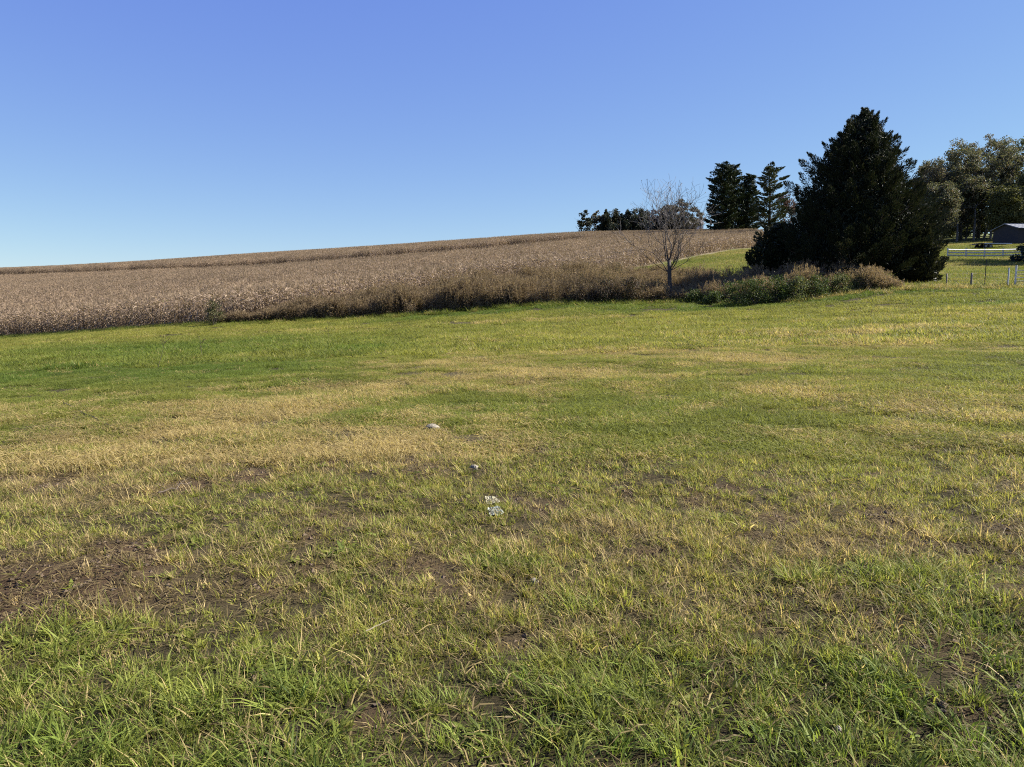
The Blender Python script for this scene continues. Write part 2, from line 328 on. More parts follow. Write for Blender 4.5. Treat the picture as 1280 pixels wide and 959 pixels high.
# ------------------------------------------------------------------ scatter through geometry nodes (for what nobody could count)
def proto_collection(name, meshes):
    c_ = bpy.data.collections.new(name)
    for i, me in enumerate(meshes): c_.objects.link(bpy.data.objects.new(f'{name}_{i:02d}', me))
    return c_
def scatter(name, coll, X, Y, Z, rot, scl, idx, tint, label, cat):
    n = len(X); me = bpy.data.meshes.new(name); me.vertices.add(n); me.vertices.foreach_set('co', np.c_[X, Y, Z].astype(np.float32).ravel())
    for k, a in (('rot', rot), ('scl', scl), ('tint', tint)):
        at = me.attributes.new(k, 'FLOAT_VECTOR', 'POINT'); at.data.foreach_set('vector', np.asarray(a, np.float32).ravel())
    at = me.attributes.new('idx', 'INT', 'POINT'); at.data.foreach_set('value', np.asarray(idx, np.int32))
    o = link(name, me); ng = bpy.data.node_groups.new(name+'_nodes', 'GeometryNodeTree')
    ng.interface.new_socket('Geometry', in_out='INPUT', socket_type='NodeSocketGeometry'); ng.interface.new_socket('Geometry', in_out='OUTPUT', socket_type='NodeSocketGeometry')
    gi = ng.nodes.new('NodeGroupInput'); go = ng.nodes.new('NodeGroupOutput'); ip = ng.nodes.new('GeometryNodeInstanceOnPoints')
    ci = ng.nodes.new('GeometryNodeCollectionInfo'); ci.inputs[0].default_value = coll; ci.inputs[1].default_value = True; ci.inputs[2].default_value = True
    def na(k, ty): x = ng.nodes.new('GeometryNodeInputNamedAttribute'); x.data_type = ty; x.inputs[0].default_value = k; return x.outputs[0]
    l = ng.links.new; l(gi.outputs[0], ip.inputs['Points']); l(ci.outputs[0], ip.inputs['Instance']); ip.inputs['Pick Instance'].default_value = True
    l(na('idx', 'INT'), ip.inputs['Instance Index'])
    er = ng.nodes.new('FunctionNodeEulerToRotation'); l(na('rot', 'FLOAT_VECTOR'), er.inputs[0]); l(er.outputs[0], ip.inputs['Rotation'])
    l(na('scl', 'FLOAT_VECTOR'), ip.inputs['Scale']); l(ip.outputs[0], go.inputs[0])
    md = o.modifiers.new('scatter', 'NODES'); md.node_group = ng
    return tag(o, label, cat, kind='stuff')
def slope_rot(X, Y, yaw):
    e = .6; dx = (H(X+e, Y)-H(X-e, Y))/(2*e); dy = (H(X, Y+e)-H(X, Y-e))/(2*e)
    # tilt about world x / y, then yaw about the local axis: euler XYZ applied as Rz*Ry*Rx would spin the tilt, so turn it into the yawed frame
    c_, s_ = np.cos(yaw), np.sin(yaw); lx = c_*dx+s_*dy; ly = -s_*dx+c_*dy
    return np.c_[np.arctan(ly), -np.arctan(lx), yaw]

# ------------------------------------------------------------------ grass blades
def blades(mb, base, az, hgt, wid, lean, droop, attr, seg=3, lie=None, tints=None):
    """arching blades from base points; lie: blades lying flat"""
    n = len(base); out = np.c_[np.cos(az), np.sin(az), 0*az]; u = np.linspace(0, 1, seg)[None, :, None]; ln = hgt[:, None, None]
    if lie: pts = base[:, None]+out[:, None]*ln*u+np.array([0,0,1.])*(ln*.22*np.sin(u*math.pi)*rng.random((n,1,1))+.008+.022*rng.random((n,1,1)))
    else:
        le = lean[:, None, None]; dr = droop[:, None, None]
        pts = base[:, None]+out[:, None]*ln*(le*u+dr*u**2.2)+np.array([0,0,1.])*(ln*(u*(1-.22*le)-dr*.62*u**2.6)-.012)
    side = np.cross(out, [0,0,1.])+rng.normal(0, .3, (n, 3)); side /= np.linalg.norm(side, axis=1)[:, None]
    prof = np.array({3: [.8,1.,.1], 4: [.7,1.,.78,.06], 5: [.6,.95,1.,.7,.05]}[seg]); wd = wid[:, None]*prof[None]*.5
    mb.strips(pts, wd, side, attr)
    if tints is not None: mb.ti.append(np.repeat(tints, seg*2, 0))
near = MB(); near.ti = []
Y0, YN = 1.6, 7.2
def band(y0, y1, dens, slope=.76, pad=.7):
    A = slope*(y1**2-y0**2)+2*pad*(y1-y0); n = int(A*dens); y = np.sqrt(y0**2+(y1**2-y0**2)*rng.random(n)); x = (rng.random(n)*2-1)*(slope*y+pad); return x, y
def grow_clumps(y0, y1, dens, nb):
    cx, cy_ = band(y0, y1, dens); L = lawn(cx, cy_); n = len(cx)
    gaps = sstep(.38, .55, fbm(cx*2.6, cy_*2.6, 101, 3)); keep = rng.random(n) < (1-.93*L['bare'])*(.50+.50*np.maximum(gaps, .8*L['lush']))
    cx, cy_ = cx[keep], cy_[keep]; L = {k: v[keep] for k, v in L.items()}; n = len(cx)
    lush = L['lush']; tall = rng.random(n) < lush*.5; hc = np.where(tall, .048+.064*rng.random(n), .034+.058*rng.random(n)+.02*lush)*(.8+.4*L['n1'])
    stemmy = (~tall) & (rng.random(n) < .10+.25*L['straw']); hc = np.where(stemmy, hc*1.9, hc)
    k = np.maximum(3, (nb*np.where(tall, .7, np.where(stemmy, .45, 1.))*(.5+rng.random(n))).astype(int)); i = np.repeat(np.arange(n), k); m_ = len(i)
    th = rng.random(m_)*6.283; r_ = np.abs(rng.normal(0, 1, m_))*(np.where(tall, .036, .028)[i]); x = cx[i]+np.cos(th)*r_; y = cy_[i]+np.sin(th)*r_
    base = np.c_[x, y, H(x, y)]; az = th+rng.normal(0, 1.1, m_); h_ = hc[i]*(.45+.85*rng.random(m_)); tl = tall[i]
    dirn = rng.random(n)*6.283; az = np.where(tl & (rng.random(m_) < .5), dirn[i]+rng.normal(0, .6, m_), az)
    w_ = np.where(tl, .0066, np.where(stemmy[i], .0028, .0041))*(.5+1.1*rng.random(m_)**1.7); w_ *= 1+.35*sstep(5, 9, y)
    dry = np.clip(L['dry'][i]+rng.normal(0, .18, n)[i]+.35*stemmy[i]-.25*tl, .02, .97)
    ti = np.c_[dry, np.clip(L['yel'][i]+rng.normal(0, .15, n)[i], 0, 1), (.58+1.12*rng.random(n))[i]]
    at = rng.random((m_, 3)); le = .10+.75*rng.random(m_); dr = np.where(tl, .15+.8*rng.random(m_)**1.5, .45*rng.random(m_))
    for sel, sg in ((tl, 4), (~tl, 3)): blades(near, base[sel], az[sel], h_[sel]*np.where(tl[sel], 1.25, 1), w_[sel], le[sel], dr[sel], at[sel], sg, None, ti[sel])
for y0, y1, dens, nb in [(Y0,3.0,430,27),(3.0,5.0,450,24),(5.0,YN,440,20)]: grow_clumps(y0, y1, dens, nb)
for y0, y1, dens in [(1.8,4,1100),(4,6.5,1200),(6.5,YN,900)]:                            # dead blades and litter lying on the soil
    x, y = band(y0, y1, dens); L = lawn(x, y); n = len(x); cl = fbm(x*3.1, y*3.1, 111, 3)
    keep = rng.random(n) < np.clip(.30+.6*L['dry']+.25*L['bare']-.2*L['lush'], .05, 1)*sstep(.25, .55, cl); x, y = x[keep], y[keep]; n = len(x); ba = L['bare'][keep]
    a_ = rng.random((n, 3)); a_[:, 2] *= .8
    blades(near, np.c_[x, y, H(x, y)], rng.random(n)*6.283, .05+.11*rng.random(n)**1.6, .0035+.0035*rng.random(n), None, None, a_, 3, True, np.c_[np.full(n, .95), np.full(n, .5), (.28+.6*rng.random(n))*(1-.2*ba)])
def rosettes(x, y, size, tint):
    for q in range(len(x)):
        n = int(5+4*rng.random()); az = np.arange(n)*2.399+rng.normal(0, .25, n); s = size[q]
        b_ = np.repeat(np.array([[x[q], y[q], hz(x[q], y[q])]]), n, 0); at = rng.random((n, 3)); at[:, 2] = .5+.5*at[:, 2]
        blades(near, b_, az, s*(.6+.6*rng.random(n)), s*.42*(.7+.6*rng.random(n)), .5+.6*rng.random(n), .2+.5*rng.random(n), at, 4, None, np.repeat(np.array([tint(q)]), n, 0))
x, y = band(1.8, YN, 85); L = lawn(x, y); k = rng.random(len(x)) < (1-.4*L['bare'])*sstep(.42, .6, fbm(x*.8, y*.8, 77, 2)); x, y = x[k], y[k]
rosettes(x, y, .016+.045*rng.random(len(x))**2.2, lambda q: (.08, .1+.6*rng.random(), .85+.6*rng.random()))
for px, py, nn, sp in [(630,703,22,.10),(440,692,10,.06),(330,842,12,.08),(110,800,14,.12),(905,650,10,.07),(1000,722,16,.12),(225,680,10,.08),(115,545,14,.14),(700,575,8,.08)]:
    gx_, gy_ = G(px, py); rosettes(gx_+rng.normal(0, sp, nn), gy_+rng.normal(0, sp, nn), .035+.035*rng.random(nn), lambda q: (.03, .1+.2*rng.random(), .8+.4*rng.random()))
me = mesh('foreground_grass', np.concatenate(near.v), np.concatenate(near.q), {'bl': np.concatenate(near.a), 'tint': np.concatenate(near.ti)}, False, MAT['grass_near'])
tag(link('foreground_grass', me), 'mixed green and straw coloured grass blades in the near turf', 'grass', kind='stuff')
print('near grass faces', len(me.polygons))
# crumbs of soil lying on the bare spots
x, y = band(2.0, 9.5, 420); L = lawn(x, y); k = rng.random(len(x)) < sstep(.25, .8, L['bare'])*.8+.06; x, y = x[k], y[k]; n = len(x)
OC = np.array([[1,0,0],[0,1,0],[-1,0,0],[0,-1,0],[0,0,.8],[0,0,-.8]]); OT = np.array([[0,1,4],[1,2,4],[2,3,4],[3,0,4],[1,0,5],[2,1,5],[3,2,5],[0,3,5]])
sz = .004+.016*rng.random(n)**3; V = OC[None]*(sz[:, None, None]*(.6+.8*rng.random((n, 6, 1))))+np.c_[x, y, H(x, y)+sz*.3][:, None]+rng.normal(0, .15, (n, 6, 3))*sz[:, None, None]
me = mesh('soil_crumbs', V.reshape(-1, 3), (OT[None]+(np.arange(n)*6)[:, None, None]).reshape(-1, 3), None, False, plain_mat('crumbly_soil', (.06,.042,.027), (.17,.12,.075), 30, 1.0))
tag(link('soil_crumbs', me), 'brown crumbs of soil scattered over the bare spots', 'soil', kind='stuff'); print('crumbs', n)
# farther out: round swards of many blades
def sward(Rd, n, h0, h1, wid, lie=.15):
    mb = MB(); nc = max(4, n//14); ca = rng.random(nc)*6.283; cr_ = Rd*np.sqrt(rng.random(nc)); i = rng.integers(0, nc, n)
    b_ = np.c_[np.cos(ca)*cr_, np.sin(ca)*cr_, 0*ca][i]+np.c_[rng.normal(0, .045, (n, 2)), np.zeros(n)]*(Rd/.35)**.5
    hc = (h0+(h1-h0)*rng.random(nc)**1.5)[i]*(.5+.8*rng.random(n)); at = rng.random((n, 3)); at[:, 2] = np.clip(.6*at[:, 2]+.4*rng.random(nc)[i], 0, 1); at[:, 0] = .6*at[:, 0]+.4*rng.random(nc)[i]
    fl = rng.random(n) < lie
    blades(mb, b_[~fl], rng.random((~fl).sum())*6.283, hc[~fl], wid*(.6+.8*rng.random((~fl).sum())), .3+.8*rng.random((~fl).sum()), .6*rng.random((~fl).sum()), at[~fl], 3)
    if fl.any(): at[:, 2] *= .5; blades(mb, b_[fl], rng.random(fl.sum())*6.283, .06+.08*rng.random(fl.sum()), np.full(fl.sum(), wid*1.1), None, None, at[fl], 3, True)
    return mb
GM = MAT['grass']; protos = []
for k in range(7): protos.append(sward(.33, 950, .030, .10, .0056, .14).build(f'sward_a{k}', GM))          # 0-6    9-20 m
for k in range(6): protos.append(sward(.75, 1100, .05, .18, .016, .06).build(f'sward_b{k}', GM))            # 7-12  20-75 m
for k in range(4): protos.append(sward(.5, 260, .18, .42, .016, .1).build(f'rough{k}', GM))                 # 13-16 rough tall grass
for k in range(3): protos.append(sward(.12, 16, .16, .26, .004, 0).build(f'stems{k}', GM))                  # 17-19 dry stems
GC = proto_collection('grass_variants', protos)
AX, AY, AI, AS, AT = [], [], [], [], []
def put(x, y, idx, sx, sz, dry, yel, br):
    AX.append(x); AY.append(y); AI.append(idx); AS.append(np.c_[sx, sx, sz]); AT.append(np.c_[dry, yel, br])
for y0, y1, dens, i0, i1 in [(YN-.1,13,15,0,7),(13,21,9.0,0,7),(20.5,40,2.3,7,13),(40,75,1.4,7,13)]:
    x, y = band(y0, y1, dens, .80, 1.5); L = lawn(x, y); k = (y < lawn_edge(x)-.3) & (rng.random(len(x)) < 1-.85*L['bare']); x, y = x[k], y[k]; L = {q: v[k] for q, v in L.items()}; n = len(x)
    s = .85+.4*rng.random(n); put(x, y, rng.integers(i0, i1, n), s, (.7+.55*rng.random(n))*(1+.5*sstep(.5, .7, L['n1'])), L['dry'], L['yel'], .85+.3*rng.random(n)+.3*(L['n1']-.5))
x, y = band(YN, 40, 3.0); n = len(x); L = lawn(x, y); k = rng.random(n) < np.clip(L['dry']*1.1, 0, 1); x, y = x[k], y[k]; n = len(x)
put(x, y, rng.integers(17, 20, n), .8+.6*rng.random(n), .5+.6*rng.random(n), np.full(n, .75), np.full(n, .6), .8+.5*rng.random(n))
x = rng.uniform(-75, 60, 1500); y = lawn_edge(x)+rng.normal(.2, .7, len(x)); k = (np.abs(x) < .8*y+2); x, y = x[k], y[k]; n = len(x)
put(x, y, rng.integers(13, 17, n), .6+.6*rng.random(n), .6+.7*rng.random(n), np.clip(.15+.2*rng.random(n)+.3*(x > 17), 0, 1), .1+.3*rng.random(n), .7+.4*rng.random(n))
x = rng.uniform(0, 115, 26000); y = rng.uniform(48, 140, 26000); k = (y > lawn_edge(x)+.5) & (y < corn_edge(x)-4.5) & (x < .78*y+4); x, y = x[k], y[k]; n = len(x); nn = fbm(x*.12, y*.12, 91, 3)
put(x, y, rng.integers(7, 13, n), 1.1+.6*rng.random(n), 1.4+1.2*rng.random(n), np.clip(.22+.9*(nn-.45), .03, .7), .25+.4*nn, .7+.4*rng.random(n))
X = np.concatenate(AX); Y = np.concatenate(AY); n = len(X)
scatter('lawn_grass', GC, X, Y, H(X, Y), slope_rot(X, Y, rng.random(n)*6.283), np.concatenate(AS), np.concatenate(AI), np.concatenate(AT), 'yellow green mown grass covering the farther ground', 'grass')
print('grass instances', n)

# ------------------------------------------------------------------ corn
def corn_plant(detail=1, h=2.15):
    mb = MB(); h = h*(.9+.2*rng.random()); lean = rng.normal(0, .06, 2)
    zt = np.linspace(0, h, 4); st = np.c_[lean[0]*zt**1.5*.5, lean[1]*zt**1.5*.5, zt]
    a = np.array([rng.random(), 0, rng.random()*.5])
    mb.tube(st, [.017,.014,.011,.005], 4 if detail else 3, a, False)
    nl = 11 if detail else 8; az0 = rng.random()*6.28
    P_, W_, S_, A_ = [], [], [], []
    for k in range(nl):
        f = .12+.80*k/(nl-1); p0 = np.array([np.interp(f*h, zt, st[:, 0]), np.interp(f*h, zt, st[:, 1]), f*h]); az = az0+k*math.pi+rng.normal(0, .5)
        o = np.array([math.cos(az), math.sin(az), 0]); L_ = (.55+.35*math.sin(f*math.pi))*(.7+.5*rng.random()); dr = .5+1.0*rng.random()*(1.25-f)
        u = np.linspace(0, 1, 5 if detail else 4)
        pts = p0+o*(L_*np.sin(u*1.5)*.62)[:, None]+np.array([0,0,1.])*(L_*(.75*u-dr*1.15*u**1.9))[:, None]+rng.normal(0, .018, (len(u), 3))*u[:, None]
        P_.append(pts); W_.append((.036 if detail else .045)*np.interp(u, [0,.3,.7,1], [.7,1,.8,.08])*(.8+.5*rng.random())*.8)
        s_ = np.cross(o, [0,0,1.])+rng.normal(0, .45, 3); S_.append(s_/np.linalg.norm(s_)); A_.append([rng.random(), 0, rng.random()])
    mb.strips(np.array(P_), np.array(W_)*1.2, np.array(S_), np.array(A_))
    m_ = 5 if detail else 3; tz = st[-1]; d = rng.normal(0, .35, (m_, 3)); d[:, 2] = 1; d /= np.linalg.norm(d, axis=1)[:, None]
    u = np.linspace(0, 1, 3)[None, :, None]; mb.strips(tz+d[:, None]*u*.26*np.ones((m_,1,1)), np.full((m_, 3), .006), np.cross(d, [1.,.3,0]), np.c_[rng.random((m_, 2)), np.zeros(m_)])
    e = st[1]*.4+st[2]*.6; o = np.array([math.cos(az0+1), math.sin(az0+1), .2])
    mb.tube(np.array([e, e+o*.05+[0,0,.03], e+o*.11+[0,0,-.07], e+o*.13+[0,0,-.15]]), [.012,.03,.028,.006], 5 if detail else 4, np.array([.05, 0, 0.]))
    return mb
CM = MAT['corn']
corn_m = [corn_plant(1).build(f'corn_plant_mesh{k}', CM) for k in range(9)]
def corn_patch(S=3.2, n=56):
    mb = MB()
    for k in range(n):
        c_ = corn_plant(0); off = np.array([(k % 4)*S/4+S/8-S/2+rng.normal(0, .06), (rng.random()-.5)*S*1.05, rng.normal(0, .04)])
        an = rng.random()*6.28; cs, sn = math.cos(an), math.sin(an)
        V = np.concatenate(c_.v); V = np.c_[V[:, 0]*cs-V[:, 1]*sn, V[:, 0]*sn+V[:, 1]*cs, V[:, 2]]+off
        b0 = mb.n; mb.v.append(V); mb.n += len(V); mb.a.append(np.concatenate(c_.a)); mb.q += [q+b0 for q in c_.q]; mb.t += [q+b0 for q in c_.t]
    return mb
patch_m = [corn_patch().build(f'corn_patch{k}', CM) for k in range(6)]
CC = proto_collection('corn_variants', corn_m+patch_m)
ROW = .78
# single plants in the outer rows, rows follow the field's edge
PX, PY = [], []
for r in range(22):
    xs = np.cumsum(np.clip(rng.normal(.20, .05, 1500), .08, .5))-125; xs = xs[xs < 62]
    PX.append(xs); PY.append(corn_edge(xs)+.5+r*ROW*np.sqrt(1+np.gradient(corn_edge(xs), xs)**2)+rng.normal(0, .07, len(xs)))
PX = np.concatenate(PX); PY = np.concatenate(PY); row0 = np.arange(len(PX))
slope_e = np.interp(PX, EDGE_C[1:, 0]*.5+EDGE_C[:-1, 0]*.5, np.hypot(np.diff(EDGE_C[:, 0]), np.diff(EDGE_C[:, 1]))/np.diff(EDGE_C[:, 0]))
k = (np.abs(PX) < .80*PY+6) & (PY < 330) & (rng.random(len(PX)) < np.minimum(1, slope_e)); PX, PY = PX[k], PY[k]
dist_edge = PY-corn_edge(PX)
vis = (PX > -.70*PY) & (PX < -.30*PY) & (dist_edge < 3.2)                                # the outermost rows seen plant by plant
cand = np.where(vis)[0]; cand = cand[np.argsort(dist_edge[cand])][:300]
ind = np.zeros(len(PX), bool); ind[cand] = True
pz = H(PX, PY)
ctint = lambda n_, x_, y_: np.c_[np.clip(.93+.1*fbm(x_*.1, y_*.1, 5, 2), 0, .99), np.full(n_, .4), (.62+.40*rng.random(n_))*(.85+.3*fbm(x_*.03, y_*.05, 15, 3))]
# the individual front-row plants: their own material copy reads no instancer, so colour comes from a plain corn material
m2, t2, b2 = new_mat('corn_plant_dry'); bl2 = sepx(t2, 'bl'); c2 = mixc(t2, bl2[0], (.385,.285,.185), (.20,.142,.092)); oi = nd(t2, 'ShaderNodeObjectInfo'); vm = nd(t2, 'ShaderNodeVectorMath', operation='SCALE'); t2.links.new(c2, vm.inputs[0]); t2.links.new(mth(t2, 'MULTIPLY_ADD', oi.outputs['Random'], .55, .55), vm.inputs['Scale']); c2 = vm.outputs[0]; leafy(t2, b2, c2, .25, .6, .25)
corn_i = [me.copy() for me in corn_m]
for me in corn_i: me.materials.clear(); me.materials.append(m2)
for q, i in enumerate(cand):
    o = link('corn_plant', corn_i[q % 9], None, (PX[i], PY[i], pz[i]-.03), (0, 0, rng.random()*6.28)); s = .9+.22*rng.random(); o.scale = (s, s, s*(.95+.1*rng.random()))
    tag(o, 'tall dry tan corn plant in the front rows at the grass edge', 'corn plant', 'corn plants along the front edge of the field')
PX, PY, pz = PX[~ind], PY[~ind], pz[~ind]; n1_ = len(PX)
# patches behind
gxp = np.arange(-330, 110, 2.9); gyp = np.arange(55, 470, 3.0); qx, qy = np.meshgrid(gxp, gyp); qx = qx.ravel()+rng.normal(0, .25, qx.size); qy = qy.ravel()+rng.normal(0, .25, qy.size)
ce = corn_edge(qx); sl = np.interp(qx, EDGE_C[1:, 0]*.5+EDGE_C[:-1, 0]*.5, np.abs(np.diff(EDGE_C[:, 1])/np.diff(EDGE_C[:, 0])))
dd = (qy-ce)/np.sqrt(1+sl**2); crest = np.interp(qx, [P(px, 320, d).x for px, d in [(-300,420),(0,400),(320,350),(560,310),(720,268),(900,270),(960,240)]], [420,400,350,310,268,270,240])
bd = qy-band_y(qx); gap = (bd > -4.5) & (bd < 3.0) & (qx < P(740, 300, 215).x)
k = (dd > 16) & (qy < crest+14) & (~gap) & (np.abs(qx) < .80*qy+8) & (qx < 80); qx, qy = qx[k], qy[k]; n2_ = len(qx)
X = np.r_[PX, qx]; Y = np.r_[PY, qy]; Z = np.r_[pz, H(qx, qy)]-.03
rot = np.concatenate([np.c_[rng.normal(0, .05, (n1_, 2)), rng.random(n1_)*6.28], slope_rot(qx, qy, rng.integers(0, 2, n2_)*math.pi+.12)])
s1 = .88+.24*rng.random(n1_); scl = np.concatenate([np.c_[s1, s1, s1], np.c_[np.full(n2_, 1.), np.full(n2_, 1.), .95+.1*rng.random(n2_)]])
scatter('corn_field', CC, X, Y, Z, rot, scl, np.r_[rng.integers(0, 9, n1_), rng.integers(9, 15, n2_)], ctint(n1_+n2_, X, Y), 'ripe dry corn filling the rising field up to the skyline', 'corn')
print('corn', n1_, n2_)

# ------------------------------------------------------------------ tall dry weeds between lawn and field
def weed(h, n, spread, leafw, seedy):
    mb = MB()
    for k in range(n):
        az = rng.random()*6.28; L_ = h*(.55+.5*rng.random()); ln = spread*(.2+rng.random()); b0 = rng.normal(0, .10, 3); b0[2] = 0
        u = np.linspace(0, 1, 5)[:, None]; o = np.array([math.cos(az), math.sin(az), 0]); pts = b0+o*L_*ln*u**1.6+np.array([0,0,1.])*L_*(u-.12*u**3)
        a = np.array([[rng.random(), 0, rng.random()]]); s_ = rng.normal(size=3); s_[2] *= .2; s_ /= np.linalg.norm(s_)
        mb.strips(pts[None], np.array([[.006,.006,.005,.004,.002]]), s_[None], a)
        m_ = 7; f = .15+.8*rng.random(m_); pp = np.stack([np.interp(f, u[:, 0], pts[:, i]) for i in range(3)], 1); d = rng.normal(0, 1, (m_, 3)); d[:, 2] = np.abs(d[:, 2])*.6-.2
        mb.leaves(pp+d*.06, d, .14*(.6+.8*rng.random(m_)), leafw, None, np.c_[rng.random(m_), np.zeros(m_), np.full(m_, a[0, 2])])
        if seedy:
            m_ = 9; pp = pts[-1]-np.array([0,0,1.])*rng.random((m_, 1))*.25+rng.normal(0, .03, (m_, 3)); d = rng.normal(0, .5, (m_, 3)); d[:, 2] = 1
            mb.leaves(pp, d, .09, .028, None, np.c_[rng.random(m_), np.zeros(m_), np.full(m_, .0)])
    return mb
WM = MAT['weeds']
WC = proto_collection('weed_variants', [weed(1.25, 9, .30, .03, 1).build(f'weed{k}', WM) for k in range(4)]+[weed(.8, 12, .5, .045, 0).build(f'lowweed{k}', WM) for k in range(4)])
x = rng.uniform(-22, 25, 29000); le = lawn_edge(x); wdt = np.interp(x, [-21,-16,-8,0,6,13,20,24,27], [.6,3.5,7.5,14,24,16,10,4,1]); y = le+.2+wdt*rng.random(len(x))
keep = (y < corn_edge(x)-.3) & (rng.random(len(x)) < np.clip(.35+3.0*(fbm(x*.5, y*.5, 61, 3)-.45), .06, 1)); x, y, le, wdt = x[keep], y[keep], le[keep], wdt[keep]; n = len(x)
# fewer in the grassy opening right of the bare tree's strip
hgt = np.interp(x, [-22,-14,-4,3,6,9,12,16,19,24,30,34], [.5,1.25,1.5,1.3,1.2,1.05,.95,1.15,1.35,1.1,.35,.3])*(.30+1.35*fbm(x*.8, y*.8, 67, 3))
back = np.clip((y-le)/np.maximum(wdt, .1), 0, 1)
low = rng.random(n) < np.interp(x, [-22,0,10,20,30], [.2,.25,.5,.35,.5])
dryv = np.clip(np.interp(x, [-20,0,9,14,20,30], [.97,.93,.78,.58,.52,.4])+1.2*(fbm(x*.4, y*.4, 69, 2)-.5)+rng.normal(0, .10, n), .2, 1)
scatter('tall_dry_weeds', WC, x, y, H(x, y)-.02, np.c_[rng.normal(0, .08, (n, 2)), rng.random(n)*6.28], np.c_[.9+.4*rng.random(n), .9+.4*rng.random(n), hgt*(.8+.4*rng.random(n))],
        np.where(low, rng.integers(4, 8, n), rng.integers(0, 4, n)), np.c_[dryv, rng.random(n)*.6, (.75+.5*rng.random(n))*np.interp(x, [-22,2,10,16], [.66,.66,.70,.78])], 'tall brown dry weeds and grasses along the far lawn edge', 'weeds')
print('weeds', n)

# ------------------------------------------------------------------ trees
def thing(name, x, y, label, cat, group=None, z=None, rz=0):
    e = bpy.data.objects.new(name, None); COL.objects.link(e); e.location = (x, y, hz(x, y) if z is None else z); e.rotation_euler[2] = rz; e.empty_display_size = .3
    return tag(e, label, cat, group)
def limb(p0, d, L_, n=5, wob=.08, up=.1):
    d = np.array(d, float); d /= np.linalg.norm(d); pts = [np.array(p0, float)]
    for k in range(n): d = d+rng.normal(0, wob, 3)+np.array([0,0,up/n]); d /= np.linalg.norm(d); pts.append(pts[-1]+d*L_/n)
    return np.array(pts)
def fol(c1, c2, c3=None, tr=.2, p3=.85, _c={}):
    k = (c1, c2, c3, tr, p3)
    if k not in _c: _c[k] = foliage_mat('foliage_%d' % len(_c), c1, c2, c3, tr, p3)
    return _c[k]
def conifer(name, px, d, pyt, label, profile, nclump, per, leaf, mat, bark='bark_cedar', group=None, plume=(1.1,.42), rise=.55, asym=None, inner=.5, base=0., flat=1., bare=0.):
    """profile: list of (height fraction, radius m); asym(angle) scales the radius"""
    p = P(px, 300, d); x, y = p.x, p.y; z0 = hz(x, y); Ht = P(px, pyt, d).z-z0
    e = thing(name, x, y, label, 'tree', group); tr = MB(); cr = MB()
    pts = limb((0,0,-.2), (0,0,1), Ht*.96, 7, .012, 0); r0 = Ht*.022; tr.tube(pts, np.linspace(r0*1.25, .03, 8), 7)
    hf = np.array([q[0] for q in profile]); rr = np.array([q[1] for q in profile])
    h = np.linspace(0, 1, 400); wgt = np.interp(h, hf, rr)**1.1+.12; wgt[h < hf[0]] = 0; cdf = np.cumsum(wgt)/wgt.sum()
    lob = rng.random(5)*6.28
    for k in range(nclump):
        f = np.interp((k+rng.random())/nclump, cdf, h); th = k*2.399+rng.normal(0, .35)
        ra = np.interp(f, hf, rr)*(asym(th, f) if asym else 1)*(1+.07*math.sin(3*th+lob[0]+f*9)+.06*math.sin(5*th+lob[1]-f*15))
        ra *= (.74+.40*rng.random()) if rng.random() > .25 else (.35+.4*rng.random())
        z = base+f*Ht; o = np.array([math.cos(th), math.sin(th), 0]); tip = o*ra+np.array([0,0,z]); z1 = max(z-ra*rise, Ht*.03)
        c0 = np.array([np.interp(z1, pts[:, 2], pts[:, 0]), np.interp(z1, pts[:, 2], pts[:, 1]), z1]); axis_ = tip-c0; al = np.linalg.norm(axis_)
        if al < .05: axis_ = np.array([0,0,1.]); al = 1.
        ax_ = axis_/al
        if k % 3 == 0: tr.tube(np.array([c0, c0+axis_*.5-np.array([0,0,.03*al]), c0+axis_*.92]), [.05+.006*al, .035, .01], 4)
        pl = plume[0]*(.7+.6*rng.random())*min(1, .35+ra/2.0); pw = plume[1]*(.7+.6*rng.random())*min(1, .4+ra/2.)
        m_ = per; u = rng.random(m_)**.8; rad = np.sqrt(rng.random(m_))*pw*np.sin(np.clip(u*.82+.18, 0, 1)*math.pi)**.6; ph = rng.random(m_)*6.28
        s1 = np.cross(ax_, [0,0,1.]); s1 /= np.linalg.norm(s1)+1e-9; s2 = np.cross(s1, ax_)
        off = s1*(np.cos(ph)*rad)[:, None]+s2*(np.sin(ph)*rad*flat)[:, None]
        c_ = tip-ax_*pl*(1-u)[:, None]+off+np.array([0,0,.25])*(pl*u**2)[:, None]; dr = ax_*1.0+off/(pw+.01)*.8+np.array([0,0,.45])+rng.normal(0, .22, (m_, 3))
        cr.leaves(c_, dr, leaf[0]*(.6+.8*rng.random(m_)), leaf[1]*(.7+.6*rng.random(m_)), None, np.c_[np.clip(rng.random(m_)*.7+.3*rng.random(), 0, 1), np.zeros(m_), rng.random(m_)])
    ni = int(nclump*per*inner*.25)
    if ni:
        f = np.interp(rng.random(ni), cdf, h); th = rng.random(ni)*6.28; am = np.array([asym(a_, b_) for a_, b_ in zip(th, f)]) if asym else 1
        ra = np.interp(f, hf, rr)*am*np.sqrt(rng.random(ni))*.78
        cr.leaves(np.c_[np.cos(th)*ra, np.sin(th)*ra, base+f*Ht], rng.normal(size=(ni, 3))+[0,0,.6], leaf[0]*1.5, leaf[1]*1.7)
    link('trunk', tr.build('trunk', MAT[bark], True), e); link('crown', cr.build('crown', mat), e); return e

